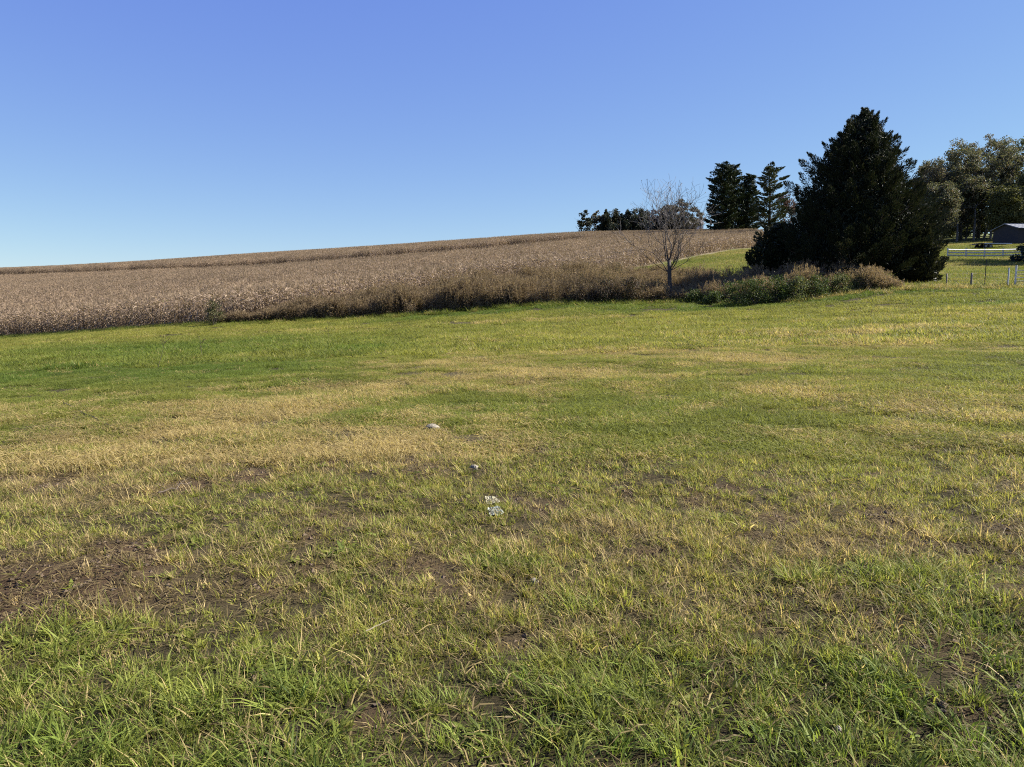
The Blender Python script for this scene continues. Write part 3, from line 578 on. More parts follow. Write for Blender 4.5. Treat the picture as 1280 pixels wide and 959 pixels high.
cedar_f = fol((.010,.016,.008), (.034,.040,.016), (.055,.048,.022), .12, .88)
def cas(th, f):
    l = -math.cos(th)                       # +1 towards the left of the picture
    prof_l = np.interp(f, [0,.1,.3,.5,.6,.72,.78,.85,.92,1], [1.06,1.06,1.02,1.00,1.06,1.18,1.16,1.10,1.0,1]); prof_r = np.interp(f, [0,.1,.3,.5,.6,.72,.85,1], [.90,.91,.95,.94,.88,.82,.86,1])
    return prof_r+(prof_l-prof_r)*(.5+.5*l)
conifer('cedar_tree', 1073, 57.5, 136, 'huge dark evergreen with a pointed top towering over the weedy bank',
        [(.02,5.4),(.10,5.9),(.25,5.6),(.42,4.9),(.55,4.25),(.65,3.6),(.72,3.15),(.80,2.5),(.88,1.75),(.94,1.0),(.985,.25)], 560, 260, (.24,.046), cedar_f, plume=(1.5,.42), asym=cas, inner=1.3)
conifer('cedar_tree', 976, 60, 280, 'low dark evergreen hugging the left foot of the huge one',
        [(.02,2.0),(.2,2.5),(.45,2.5),(.7,2.2),(.9,1.4),(.99,.5)], 120, 150, (.24,.08), fol((.012,.018,.008), (.034,.040,.016), None, .10), plume=(1.0,.42), inner=1.2)
conifer('cedar_tree', 1148, 54.5, 262, 'ragged olive evergreen at the right foot of the huge one',
        [(.02,1.6),(.2,1.7),(.45,1.4),(.7,.95),(.9,.5),(.99,.1)], 120, 150, (.24,.08), fol((.020,.024,.010), (.046,.046,.018), None, .12), plume=(.9,.40), inner=1.2)
pine_f = fol((.012,.022,.010), (.034,.046,.018), (.055,.05,.024), .12, .9)
for px, d, pyt, lab, prof, ncl in [
    (901, 236, 206, 'broad dark pine with flat layered limbs left of its twin', [(.06,5.0),(.2,6.0),(.4,5.8),(.6,4.8),(.8,5.2),(.92,4.6),(.985,3.0)], 190),
    (932, 240, 219, 'slimmer dark pine crowded against the broad layered pine', [(.05,4.6),(.25,5.2),(.5,4.6),(.75,3.8),(.92,2.4),(.99,1.2)], 150),
    (915, 238, 207, 'second broad pine top just right of the layered pine', [(.05,4.8),(.4,5.0),(.6,4.0),(.8,3.4),(.92,2.6),(.985,1.8)], 130)]:
    conifer('pine_tree', px, d, pyt, lab, prof, int(ncl*.42), 260, (.70,.18), pine_f, 'bark_dark', 'dark pines on the hilltop', plume=(3.8,1.5), rise=.02, flat=.36, inner=.30)
conifer('pine_tree', 961, 205, 208, 'sparse open pine with ragged tufts showing sky between limbs', [(.12,4.0),(.3,5.4),(.5,5.0),(.62,3.8),(.75,4.4),(.9,4.6),(.985,3.2)], 58, 220, (.65,.17), fol((.022,.034,.012), (.055,.065,.022), (.08,.07,.03), .15), 'bark_dark', 'dark pines on the hilltop', plume=(3.2,1.3), rise=.05, flat=.38, inner=.0)

def broadleaf(name, px, d, pyt, label, rx, mat, trunk_f=.35, nlimb=7, ncl=60, per=90, leaf=.34, bark='bark_grey', group=None, clump=1.2, cz=.62, rz=.40, cat='tree', stems=1, pyb=None, inner=0.):
    p = P(px, 300, d); x, y = p.x, p.y; z0 = hz(x, y); Ht = P(px, pyt, d).z-z0
    e = thing(name, x, y, label, cat, group); tr = MB(); cr = MB(); lob = rng.random(6)*6.28
    tips = []
    for s in range(stems):
        b0 = np.array([rng.normal(0, .25*(stems > 1)), rng.normal(0, .25*(stems > 1)), -.2]); tp = limb(b0, (rng.normal(0, .08), rng.normal(0, .08), 1), Ht*trunk_f, 4, .04, 0); r0 = max(.03, Ht*.016)/stems**.5
        tr.tube(tp, np.linspace(r0*1.3, r0*.75, 5), 6)
        for k in range(nlimb):
            az = k*2.399+rng.normal(0, .3); up_ = .5+1.3*rng.random(); L_ = Ht*(1-trunk_f)*(.55+.3*rng.random())
            lp = limb(tp[-1]-np.array([0,0,1])*rng.random()*Ht*.10, (math.cos(az), math.sin(az), up_), L_, 5, .12, .2); tr.tube(lp, np.linspace(r0*.55, .02, 6), 4)
            for q in range(3):
                i = rng.integers(2, 5); sp = limb(lp[i], (lp[i]-lp[i-1])+rng.normal(0, .5, 3)*L_/5, L_*.4, 3, .15, .2); tr.tube(sp, np.linspace(r0*.25, .012, 4), 3); tips.append(sp[-1])
    C = []
    while len(C) < ncl:
        v = rng.normal(size=3); v /= np.linalg.norm(v); r_ = rng.random()**.33; q = v*r_*np.array([rx, rx, Ht*rz])
        th = math.atan2(v[1], v[0]); q *= (.92+.08*math.sin(2*th+lob[0])+.08*math.sin(3*th+lob[1]+4*v[2])+.06*math.sin(7*v[2]+lob[2])); C.append(q+np.array([0,0,Ht*cz]))
    C = np.array(C); top = C[:, 2].max()+clump*.45; C[:, 2] += (Ht-top)*np.clip((C[:, 2]/Ht-.2)/.7, 0, 1)
    for c0 in C:
        rr = clump*(.55+.8*rng.random()); m_ = int(per*(.5+rng.random())); v = rng.normal(size=(m_, 3)); v /= np.linalg.norm(v, axis=1)[:, None]; v *= (rng.random(m_)**.45)[:, None]*np.array([rr, rr, rr*.7]); br = rng.random()
        cr.leaves(c0+v, rng.normal(size=(m_, 3)), leaf*(.6+.8*rng.random(m_)), leaf*.75, None, np.c_[np.clip(.55*rng.random(m_)+.45*br, 0, 1), np.zeros(m_), rng.random(m_)])
    link('trunk', tr.build('trunk', MAT[bark], True), e); link('crown', cr.build('crown', mat), e); return e

olive = fol((.070,.074,.038), (.145,.145,.078), (.17,.125,.07), .3, .87); rusty = fol((.085,.072,.042), (.17,.135,.08), (.12,.12,.06), .3, .7); green_d = fol((.054,.066,.028), (.12,.13,.056), (.15,.13,.06), .3, .9)
GW = 'trees in the wood behind the shed'
for px, d, pyt, lab, rx, mt, kw in [
    (1158, 152, 203, 'rust tinged tree peeking out beside the huge evergreen', 4.2, rusty, {}),
    (1172, 158, 190, 'grey green tree rising between the rust tinged one and the tall oak', 5.0, olive, {}),
    (1200, 152, 176, 'tall brownish oak at the left shoulder of the wood', 5.6, olive, {}),
    (1222, 160, 170, 'tallest tree of the wood with a rusty crest', 5.6, rusty, {}),
    (1246, 154, 172, 'full olive tree standing right above the dark shed', 6.0, olive, {}),
    (1272, 158, 171, 'green leafy tree at the right border behind the shed roof', 6.0, green_d, {}),
    (1300, 146, 182, 'tree at the very right border leaning into the picture', 6.0, green_d, {}),
    (1190, 170, 215, 'lower dim tree filling the wood behind the trunks', 5.0, green_d, {}),
    (1168, 146, 228, 'low full tree tucked against the huge evergreen', 3.6, olive, dict(trunk_f=.15)),
    (1254, 142, 232, 'short yellow green tree over the shed roof', 2.6, fol((.07,.075,.022),(.13,.125,.04),None,.25), dict(trunk_f=.3))]:
    broadleaf('woodland_tree', px, d, pyt, lab, rx, mt, trunk_f=kw.get('trunk_f', .24), ncl=210, per=90, leaf=.31, bark='bark_dark', group=GW, clump=1.15, cz=.54, rz=.47)
for i, (px, d, pyt) in enumerate([(1196,149,232),(1207,155,228),(1217,150,225),(1229,156,222),(1238,151,226)]):
    broadleaf('woodland_tree', px, d, pyt, ['slender dark trunk nearest the big evergreen in the wood','second slender trunk of the row in the wood','middle slender trunk of the row in the wood','fourth slender trunk of the row in the wood','slender trunk closest to the shed in the wood'][i], 2.6, green_d, trunk_f=.62, nlimb=5, ncl=22, per=60, leaf=.36, bark='bark_grey', group=GW, clump=1.1, cz=.78, rz=.22)
for i, (px, d, h_) in enumerate([(1160,172,6.),(1182,168,5.2),(1200,176,6.2),(1222,172,5.6),(1244,175,6.),(1268,170,5.5),(1292,172,6.)]):
    q = P(px, 300, d); pt = P(px, 300, d); zb_ = hz(q.x, q.y)+h_; pyt = 362-(zb_-EYE)/d*FPX
    broadleaf('understory_bush', px, d, pyt, ['dim bush behind the huge evergreen at the wood edge','dim bush at the left end under the wood','dim bush behind the first slender trunks','dim bush behind the middle slender trunks','dim bush left of the shed under the wood','dim bush right behind the shed roof','dim bush at the right border behind the shed'][i], 4.2, green_d, .12, 5, 60, 70, .4, 'bark_dark', 'bushes under the wood', 1.1, .5, .5, 'bush')
# two trees outside the picture on the right shade the drive and the pasture
for x_, y_, h_, lab in [(67.5, 87, 14, 'tree just outside the right border shading the pasture'), (72.5, 95, 17, 'taller tree outside the right border shading the pasture'), (112, 150, 19, 'woodland tree outside the right border beside the shed'), (120, 160, 19, 'woodland tree farthest outside the right border'), (106, 141, 16, 'woodland tree outside the right border in front of the others')]:
    a_ = x_/y_*FPX+640; broadleaf('shade_tree', a_, y_, 362-(hz(x_, y_)+h_-EYE)/y_*FPX, lab, 5.0, green_d, .22, 7, 100, 70, .4, 'bark_dark', None, 1.4, .6, .42)
GH = 'small trees along the hilltop skyline'
dk = fol((.014,.022,.010), (.042,.050,.022), (.07,.058,.028), .15, .85); gr = fol((.045,.045,.025), (.10,.09,.05), (.12,.075,.04), .2, .8); pr = fol((.06,.035,.028), (.11,.065,.05), None, .2)
broadleaf('skyline_tree', 731, 272, 263, 'small round dark tree at the left end of the hilltop trees', 2.6, dk, .2, 5, 34, 70, .5, 'bark_dark', GH, 1.0, .55, .45)
broadleaf('skyline_tree', 748, 276, 263, 'dull brown tree second along the hilltop skyline', 4.2, gr, .2, 6, 50, 70, .5, 'bark_dark', GH, 1.2, .52, .48)
for px, pyt, lab, r_ in [(757, 262, 'thin dark spire beside the dull brown hilltop tree', 1.9), (769, 263, 'dark spire just left of the hilltop wide conifer', 2.3), (784, 262, 'wide dark conifer mid hilltop with a small tip', 3.6), (802, 260, 'dark conifer left of the purplish hilltop tree', 3.0), (829, 258, 'dark conifer behind the bare tree on the skyline', 3.2)]:
    conifer('skyline_conifer', px, 274, pyt, lab, [(.02,r_*1.5),(.2,r_*1.6),(.45,r_*1.3),(.7,r_*.75),(.9,r_*.3),(.99,.1)], 80, 70, (.75,.25), dk, 'bark_dark', GH, plume=(1.6,.7), inner=1)
broadleaf('skyline_tree', 795, 272, 261, 'low dark bushy tree filling the hilltop row', 5.0, dk, .2, 6, 50, 70, .5, 'bark_dark', GH, 1.2, .5, .5)
broadleaf('skyline_tree', 814, 276, 263, 'purplish brown tree in the middle of the hilltop row', 4.0, pr, .2, 6, 48, 70, .5, 'bark_dark', GH, 1.2, .52, .48)
broadleaf('skyline_tree', 849, 270, 248, 'large rounded grey olive tree at the right end of the hilltop row', 6.6, gr, .2, 7, 120, 90, .5, 'bark_dark', GH, 1.3, .52, .48)
broadleaf('skyline_tree', 874, 275, 266, 'thin grey half bare tree between the hilltop row and the pines', 2.2, gr, .4, 6, 14, 45, .45, 'bark_grey', GH, .9, .65, .35)
broadleaf('skyline_tree', 770, 271, 262, 'low dark thicket tree below the hilltop spires', 5.0, dk, .2, 6, 50, 70, .5, 'bark_dark', GH, 1.2, .5, .5)
broadleaf('skyline_tree', 985, 215, 240, 'reddish brown low tree right of the sparse pine', 4.0, pr, .25, 6, 36, 60, .45, 'bark_dark', GH, 1.2, .6, .4)

# ------------------------------------------------------------------ bare tree on the bank
def bare_tree(px, d, pyt):
    p = P(px, 350, d); e = thing('bare_tree', p.x, p.y, 'nearly leafless grey tree standing alone on the weedy bank', 'tree'); Ht = P(px, pyt, d).z-hz(p.x, p.y)
    tr = MB(); cr = MB(); tips = []
    def grow(p0, d0, L_, r0, dep):
        n_ = 5 if dep < 3 else 3; pts = limb(p0, d0, L_, n_, .09+.03*dep, .22); r1 = r0*(.55 if dep else .7); (tr if dep < 4 else cr).tube(pts, np.maximum(np.linspace(r0, r1, n_+1)*.72, .0045), 6 if dep < 2 else (4 if dep < 4 else 3), np.array([.5, 0, 0]))
        if dep >= 5 or r0 < .005: tips.append(pts); return
        nb = 2 if dep == 0 else 3
        dv = pts[-1]-pts[-2]; dv /= np.linalg.norm(dv)
        for k in range(3 if dep <= 2 else 2):
            grow(pts[-1], dv+rng.normal(0, .30, 3)+np.array([0,0,.1]), L_*(.74+.16*rng.random()) if dep else L_*1.0, r1*(.9 if k == 0 else .75), dep+1)
        for k in range(2):
            i = rng.integers(1, n_); az = rng.random()*6.28; grow(pts[i], dv*.7+.75*np.array([math.cos(az), math.sin(az), .25]), L_*(.55+.2*rng.random()), r1*.55, dep+1)
    tp = limb((0,0,-.2), (.0,0,1), 2.1, 4, .03, 0); tr.tube(tp, [.11,.09,.08,.075,.07], 8, np.array([.5,0,0]))
    fork = tp[-1]
    for az, el, L_, r_ in [(2.9,1.1,1.35,.040),(1.9,1.4,1.6,.045),(.5,1.35,1.6,.050),(-.2,.95,1.3,.034),(4.4,1.15,1.35,.036),(3.3,.6,1.1,.026),(.15,.55,1.0,.024),(5.5,.95,1.3,.032),(2.4,.9,1.25,.030),(1.0,.95,1.3,.032)]:
        k = 0 if el > 1 else .55; grow(fork-np.array([0,0,k+.15*rng.random()]), (math.cos(az)*math.cos(el), math.sin(az)*math.cos(el), math.sin(el)), L_, r_, 1)
    # fit to the height in view
    allz = np.percentile([t_[:, 2].max() for t_ in tips], 98.5); sc = Ht/allz
    for mbq in (tr, cr): mbq.v = [v*np.array([sc*1.35, sc*1.35, sc]) for v in mbq.v]
    tw = np.array([t_[rng.integers(1, len(t_))] for t_ in tips if rng.random() < .8])*np.array([sc*1.35, sc*1.35, sc])
    link('trunk', tr.build('trunk', MAT['bark_dark'], True), e); tag(link('twigs', cr.build('twigs', MAT['bark_grey']), e), kind='stuff')
    lf = MB(); lf.leaves(tw+rng.normal(0, .03, tw.shape), rng.normal(size=tw.shape), .10, .055); link('crown', lf.build('crown', fol((.08,.06,.03),(.16,.12,.06),None,.3)), e)
    print('bare tree tips', len(tips))
bare_tree(838, 56, 217)

# ------------------------------------------------------------------ shrubs on the bank
def shrub(px, d, w_, h_, label, mat, ncl=26, per=70, leaf=.11, name='shrub'):
    h_ *= 1.22; w_ *= 1.12; d -= .5
    p = P(px, 370, d); x, y = p.x, p.y; e = thing(name, x, y, label, 'shrub', 'shrubs on the weedy bank'); tr = MB(); cr = MB()
    for k in range(7):
        az = k*.9+rng.random(); tr.tube(limb((rng.normal(0,.1), rng.normal(0,.1), -.05), (math.cos(az)*.6*w_/h_, math.sin(az)*.6*w_/h_, 1), h_*.9, 4, .1, 0), np.linspace(.022, .006, 5), 4)
    for k in range(ncl):
        az = rng.random()*6.28; f = rng.random(); r_ = math.sqrt(rng.random())*w_*.5*(1-.55*f**2); c0 = np.array([math.cos(az)*r_, math.sin(az)*r_, h_*(.08+.80*f)*(1-.15*(r_/w_))])
        m_ = int(per*(.5+rng.random())); rr = .16+.16*rng.random(); v = rng.normal(size=(m_, 3))*np.array([rr, rr, rr*.8])*.7; br = rng.random()
        cr.leaves(c0+v, rng.normal(size=(m_, 3))+[0,0,.3], leaf*(.6+.8*rng.random(m_)), leaf*.55, None, np.c_[np.clip(.6*rng.random(m_)+.4*br, 0, 1), np.zeros(m_), rng.random(m_)])
    link('stems', tr.build('stems', MAT['bark_dark']), e); link('crown', cr.build('crown', mat), e)
dg = fol((.028,.046,.012), (.080,.110,.026), (.12,.115,.035), .3, .9); lg = fol((.07,.09,.026), (.15,.165,.055), (.18,.15,.06), .3, .85); bw = fol((.055,.038,.024), (.12,.085,.05), (.05,.055,.02), .2, .85)
for a in [(922, 49.6, 1.9, 1.35, 'dense dark green shrub at the left of the bank below the evergreen', dg), (945, 49.3, 1.9, 1.45, 'dark green shrub next to the dense one on the bank', dg), (968, 49.4, 1.7, 1.5, 'rounded green shrub in the middle of the bank', dg),
          (997, 49.2, 1.5, 1.35, 'pale grey green arching shrub on the bank', lg), (1021, 49.6, 1.5, 1.25, 'dark shrub right of the pale arching one', dg), (1048, 50.5, 1.6, 1.0, 'olive low shrub towards the right of the bank', lg), (1078, 51, 1.5, .9, 'low pale shrub under the huge evergreen', lg), (1104, 52, 1.4, .8, 'small weedy shrub at the right end of the bank', lg),
          (893, 51.5, 1.2, .7, 'low blue green shrub left of the dark green shrubs', dg), (869, 53, 1.2, .6, 'tiny green bush just right of the bare tree', dg), (790, 54.2, 1.7, 1.6, 'tall dark brown shrub left of the bare tree', bw), (758, 54.6, 1.8, 1.4, 'broad brown shrub farther left of the bare tree', bw), (724, 55, 1.5, 1.0, 'low brown shrub near the pale track', bw)]: shrub(*a)
shrub(266, 56.0, .9, 1.9, 'tall olive bush standing out against the corn edge', fol((.05,.055,.02),(.10,.10,.035),(.14,.11,.05),.2,.8), 20, 60)
p = P(1274, 330, 96); shrub(1276, 92, 2.6, 2.0, 'dark teal green bush by the white board fence', fol((.008,.020,.014),(.02,.04,.028),None,.1), 40, 60, .2)

# ------------------------------------------------------------------ fences
def g3(px, d, dz=0): p = P(px, 340, d); return np.array([p.x, p.y, hz(p.x, p.y)+dz])
f0 = g3(1183, 104); fence = thing('board_fence', f0[0], f0[1], 'white three rail board fence in front of the wood', 'fence')
pts = [g3(px, 104+.01*(px-1183)) for px in (1183,1206,1229,1252,1275,1298,1321)]
for i, q in enumerate(pts):
    mb = MB(); mb.box(np.array([0,0,.6]), (.14,.14,1.35)); mb.box(np.array([0,0,1.30]), (.18,.18,.05)); link('post', mb.build('post', MAT['white']), fence, q-f0)
    if i < len(pts)-1:
        r = pts[i+1]-q; 
        for hgt_ in (.38,.75,1.12):
            mb = MB(); L_ = np.linalg.norm(r[:2]); an = math.atan2(r[1], r[0])
            mb.tube(np.array([q-f0+[0,-.09,hgt_], (q+pts[i+1])/2-f0+[0,-.09,hgt_-.015], pts[i+1]-f0+[0,-.09,hgt_]]), .085, 4); me = mb.build('rail', MAT['white']); link('rail', me, fence)
f1 = g3(1215, 50.6); wf = thing('wire_fence', f1[0], f1[1], 'wire stock fence with a dark steel post at the pasture edge', 'fence')
def wpost(px, d, h_, r_, mat, sides=7, name='post'):
    q = g3(px, d); mb = MB(); mb.tube(np.array([[0,0,-.3],[0,0,h_*.5],[.01,0,h_]]), [r_*1.05, r_, r_*.95], sides); return q, link(name, mb.build(name, MAT[mat], sides > 6), wf, q-f1)
q1, _ = wpost(1184, 51.0, .9, .05, 'woodpost'); q2, _ = wpost(1215, 50.6, .95, .065, 'woodpost')
q3 = g3(1232, 50.6); mb = MB(); mb.box((0,0,.75), (.045,.012,2.0)); mb.box((0,.02,.75), (.012,.04,2.0)); mb.box((0,0,-.05), (.16,.012,.2)); link('steel_post', mb.build('steel_post', MAT['tpost']), wf, q3-f1)
q4 = g3(1261, 50.4)
for zz in (.12,.28,.46,.66,.9):
    for a_, b_ in ((q1,q2),(q2,q3),(q3,q4)):
        mb = MB(); mb.tube(np.array([a_-f1+[0,-.05,zz], (a_+b_)/2-f1+[0,-.05,zz-.02], b_-f1+[0,-.05,zz]]), .0028, 4); link('wire', mb.build('wire', MAT['wire']), wf)
gt = thing('pipe_gate', q4[0], q4[1], 'white pipe gate with two uprights at the right border', 'gate'); q5 = g3(1270, 50.3); q6 = g3(1340, 50.2)
for q, h_, r_ in ((q4, 1.25, .05), (q5, 1.4, .06), (q6, 1.4, .06)):
    mb = MB(); mb.tube(np.array([[0,0,-.3],[0,0,h_]]), r_, 8); mb.tube(np.array([[0,0,h_],[0,0,h_+.03]]), r_*1.15, 8); link('post', mb.build('post', MAT['white'], False), gt, q-q4)
for zz in (.2,.42,.64,.86,1.1):
    mb = MB(); mb.tube(np.array([q5-q4+[0,-.02,zz], q6-q4+[0,-.02,zz]]), .022, 6); link('rail', mb.build('rail', MAT['wire']), gt)
for f in (.25,.5,.75):
    mb = MB(); c0 = q5+(q6-q5)*f-q4; mb.tube(np.array([c0+[0,.02,.2], c0+[0,.02,1.1]]), .018, 6); link('brace', mb.build('brace', MAT['wire']), gt)

# ------------------------------------------------------------------ buildings
def gabled(name, px, d, W_, D_, hw, hr, label, wall, roof, rz=0., windows=(), door=None, overhang=.35, ribs=0, py=300):
    p = P(px, py, d); e = thing(name, p.x, p.y, label, 'building', rz=rz); e.location.z -= .05
    mb = MB(); V = [(-W_/2,-D_/2,-1),(W_/2,-D_/2,-1),(W_/2,D_/2,-1),(-W_/2,D_/2,-1),(-W_/2,-D_/2,hw),(W_/2,-D_/2,hw),(W_/2,D_/2,hw),(-W_/2,D_/2,hw),(-W_/2,0,hr-.06),(W_/2,0,hr-.06)]
    mb.add(np.array(V), [[0,1,5,4],[2,3,7,6],[1,2,6,5],[3,0,4,7]], [[4,8,7],[5,6,9]]); link('wall', mb.build('wall', MAT[wall]), e)
    sl = (hr-hw)/(D_/2); o = overhang; ye = D_/2+o; ze = hw-sl*o; mb = MB(); th = .09
    for s in (-1, 1):
        A = np.array([(-W_/2-o, s*ye, ze), (W_/2+o, s*ye, ze), (W_/2+o, 0, hr), (-W_/2-o, 0, hr)]); mb.add(np.r_[A, A+[0,0,th]], [[0,1,2,3],[4,5,6,7],[0,1,5,4],[1,2,6,5],[2,3,7,6],[3,0,4,7]])
    rf = link('roof', mb.build('roof', MAT[roof]), e)
    for k in range(ribs):
        xx = -W_/2-o+.05+(W_+2*o-.1)*k/(ribs-1); mb = MB(); mb.tube(np.array([(xx,-ye,ze+th+.012),(xx,0,hr+th+.012)]), .025, 4); link('seam', mb.build('seam', MAT[roof]), rf)
    mb = MB(); mb.box((0,0,hr+th+.02), (W_+2*o, .3, .06)); link('ridge_cap', mb.build('ridge_cap', MAT[roof]), rf)
    for wx, wz, ww, wh in windows:
        mb = MB()
        for c_, s_ in (((wx,-D_/2-.03,wz+wh/2),(ww+.16,.08,.09)),((wx,-D_/2-.03,wz-wh/2),(ww+.16,.08,.09)),((wx-ww/2,-D_/2-.03,wz),(.09,.075,wh)),((wx+ww/2,-D_/2-.03,wz),(.09,.075,wh)),((wx,-D_/2-.03,wz),(.05,.06,wh))): mb.box(c_, s_)
        wn = link('window', mb.build('window', MAT['white']), e); mb = MB(); mb.box((wx,-D_/2-.01,wz), (ww,.03,wh)); link('pane', mb.build('pane', MAT['glass']), wn)
    if door:
        dx, dw, dh = door; mb = MB(); mb.box((dx,-D_/2-.02,dh/2), (dw,.06,dh)); dd_ = link('door', mb.build('door', MAT['opening']), e); mb = MB()
        for c_, s_ in (((dx-dw/2-.06,-D_/2-.04,dh/2),(.12,.1,dh+.1)),((dx+dw/2+.06,-D_/2-.04,dh/2),(.12,.1,dh+.1)),((dx,-D_/2-.04,dh+.08),(dw+.24,.1,.12))): mb.box(c_, s_)
        link('frame', mb.build('frame', MAT[wall]), dd_)
    return e
gabled('shed', 1290, 131, 9.5, 6, 2.3, 3.1, 'dark low shed with a pale metal roof under the wood', 'darkwall', 'metalroof', R(4), door=(-2.2, 2.4, 1.9), ribs=16, windows=((1.5,1.4,1.0,.7),))
gabled('farmhouse', 866, 288, 5.5, 6, 4.6, 6.6, 'white house glimpsed between the hilltop row and the pines', 'siding', 'shingle', R(8), ((-1.6,3.4,.8,1.3),(1.6,3.4,.8,1.3),(1.6,1.3,.8,1.3)), (0,1.0,2.1))
gabled('farm_building', 921, 252, 6.0, 4, 2.6, 3.6, 'low white building showing under the dark pines', 'siding', 'shingle', R(-5), ((-1.8,1.5,.8,.8),(1.8,1.5,.8,.8)), (0,1.0,2.0))
# trailer parked by the shed
p = P(1240, 305, 122); tz = hz(p.x, p.y); tl = thing('flatbed_trailer', p.x, p.y, 'low dark trailer with a pale edge parked beside the shed', 'trailer', z=tz, rz=R(3))
mb = MB(); mb.box((0,0,.72), (5.2,2.0,.12)); link('bed', mb.build('bed', MAT['darkwall']), tl)
mb = MB(); mb.box((.3,-1.04,.74), (4.4,.05,.14)); link('edge_rail', mb.build('edge_rail', MAT['white']), tl)
mb = MB(); mb.tube(np.array([(-2.6,-.5,.62),(-3.7,0,.55)]), .05, 4); mb.tube(np.array([(-2.6,.5,.62),(-3.7,0,.55)]), .05, 4); mb.tube(np.array([(-3.5,0,.02),(-3.5,0,.6)]), .04, 6); link('drawbar', mb.build('drawbar', MAT['tpost']), tl)
for wx in (-1.7,-.95):
    for wy in (-1.02,1.02):
        mb = MB(); an = np.linspace(0, 2*math.pi, 17); 
        for r_, y0, y1 in ((.34,-.1,.1),): mb.tube(np.array([(wx,wy+y0-.01,.34),(wx,wy+y0,.34),(wx,wy+y1,.34),(wx,wy+y1+.01,.34)]), [r_*.8,r_,r_,r_*.8], 16)
        wl = link('wheel', mb.build('wheel', MAT['rubber']), tl); mb = MB(); s_ = -1 if wy < 0 else 1; mb.tube(np.array([(wx,wy+s_*.08,.34),(wx,wy+s_*.125,.34)]), [.19,.17], 12); link('rim', mb.build('rim', MAT['wire']), wl)

# ------------------------------------------------------------------ small things lying in the grass
def stone(px, py, L_, W_, H_, label, mat='stone'):
    x, y = G(px, py); mb = MB(); nu, nv = 10, 7; V = []
    for i in range(nv):
        f = math.pi*i/(nv-1)
        for j in range(nu):
            a = 2*math.pi*j/nu; r_ = 1+.18*rng.normal(); V.append((L_/2*math.sin(f)*math.cos(a)*r_, W_/2*math.sin(f)*math.sin(a)*r_, H_/2*math.cos(f)))
    q = [[i*nu+j, i*nu+(j+1) % nu, (i+1)*nu+(j+1) % nu, (i+1)*nu+j] for i in range(nv-1) for j in range(nu)]
    mb.add(V, q); o = link('stone', mb.build('stone', MAT[mat], True), None, (x, y, hz(x, y)+.018), (0, 0, rng.random()*.6)); tag(o, label, 'stone', 'pale stones in the lawn')
stone(540, 538, .17, .13, .12, 'flat white stone farthest out in the lawn'); stone(592, 588, .075, .06, .06, 'whitish round stone above the crumpled litter'); stone(668, 731, .05, .04, .04, 'small pale stone below the crumpled litter'); stone(1047, 917, .028, .022, .02, 'tiny white pebble among the lush grass at the right')
def litter(px, py, W_, L_, label, mat):
    x, y = G(px, py); n_ = 15; u, v = np.meshgrid(np.linspace(-.5,.5,n_), np.linspace(-.5,.5,n_)); u, v = u.ravel(), v.ravel()
    zz = .035*fbm(u*5+3+px, v*5+7, 3, 3)+.008*np.abs(np.sin(u*17+v*8)); V = np.c_[u*W_*(1-.35*v)+.03*vnoise(u*5, v*5, 4), v*L_+.03*vnoise(u*5+9, v*5, 5), zz*.8+.02*v]
    I_ = (np.arange(n_-1)[:, None]*n_+np.arange(n_-1)[None]).ravel(); mb = MB(); mb.add(V, np.stack([I_, I_+1, I_+n_+1, I_+n_], -1))
    o = link('litter', mb.build('litter', mat), None, (x, y, hz(x, y)+.012), (R(8), 0, R(20))); sm = o.modifiers.new('thickness', 'SOLIDIFY'); sm.thickness = .002; tag(o, label, 'litter', 'litter in the lawn')
litter(617, 646, .10, .10, 'crumpled pale greenish white scrap in the middle of the lawn', MAT['paper'])
litter(613, 631, .10, .09, 'creamy white crumpled scrap just behind the greenish one', plain_mat('cream_film', (.20,.175,.09), (.34,.31,.20), 25, .6))
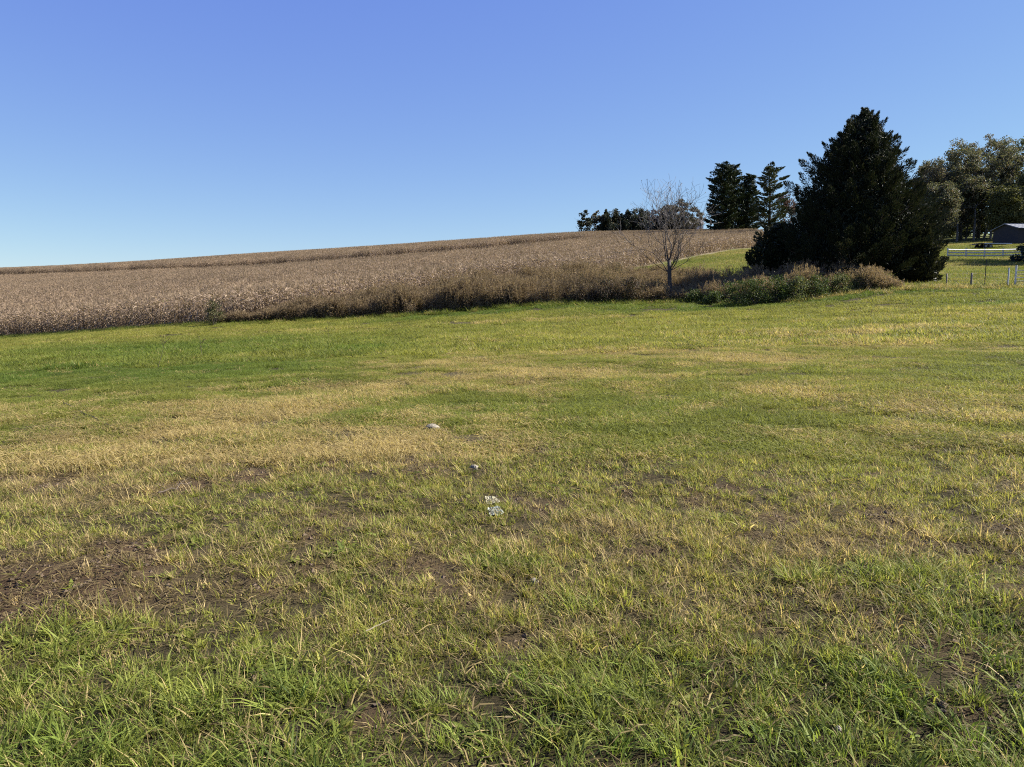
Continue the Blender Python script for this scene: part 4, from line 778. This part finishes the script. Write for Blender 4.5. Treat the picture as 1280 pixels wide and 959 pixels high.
def stick(px0, py0, px1, py1, r_, label, mat='stick', lift=.05):
    a = G(px0, py0); b_ = G(px1, py1); a = np.array([*a, hz(*a)+lift]); b_ = np.array([*b_, hz(*b_)+lift]); pts = [a+(b_-a)*f+rng.normal(0, .008 if mat == 'stick' else .0015, 3)*(0 < f < 1) for f in np.linspace(0, 1, 7)]
    mb = MB(); mb.tube(np.array(pts)-a, np.linspace(r_, r_*.6, 7), 6); m0 = np.array(pts[4])-a
    if mat == 'stick': mb.tube(np.array([m0, m0+(b_-a)*.14+[.03,.02,.03]]), [r_*.5, r_*.3], 4)
    o = link('stick', mb.build('stick', MAT[mat]), None, a); tag(o, label, 'stick', 'sticks lying in the lawn')
stick(198, 625, 240, 611, .006, 'thin dark stick beside the dark bare patch'); stick(80, 508, 140, 538, .007, 'long thin dark branch lying in the far left grass', lift=.05); stick(458, 810, 492, 794, .0028, 'short pale straw stick in the foreground turf', 'woodpost', .08)
def stalk(px, py, h_, lean, label):
    x, y = G(px, py); e = thing('weed_stalk', x, y, label, 'weed', 'lone weed stalks in the lawn'); mb = MB(); pts = limb((0,0,-.03), (lean,0,1), h_, 6, .05, 0); mb.tube(pts, np.linspace(.007, .002, 7), 4); tips = []
    for k in range(5):
        i = rng.integers(2, 6); az = rng.random()*6.28; s_ = limb(pts[i], (math.cos(az)*.6, math.sin(az)*.6, .8), h_*.25, 3, .1, 0); mb.tube(s_, np.linspace(.004, .0015, 4), 3); tips.append(s_[-1])
    link('stem', mb.build('stem', MAT['stick']), e); tips = np.repeat(np.array(tips+[pts[-1]]), 9, 0); lf = MB(); lf.leaves(tips+rng.normal(0, .02, tips.shape), rng.normal(size=tips.shape)+[0,0,.6], .04, .014); tag(link('seed_heads', lf.build('seed_heads', fol((.05,.04,.02),(.10,.075,.04),None,.1)), e), kind='stuff')
stalk(196, 462, .9, .35, 'dark leaning weed stalk in the bright green grass'); stalk(253, 448, .7, -.1, 'slim upright weed stalk in the bright green grass'); stalk(1160, 392, .75, .05, 'lone dark weed stalk below the wire fence'); stalk(1168, 392, .55, .2, 'shorter weed stalk leaning beside the lone one'); stalk(411, 425, .8, 0, 'dark weed stalk near the brown strip at centre'); stalk(1088, 398, .4, .1, 'short weed tuft on the lawn below the huge evergreen')
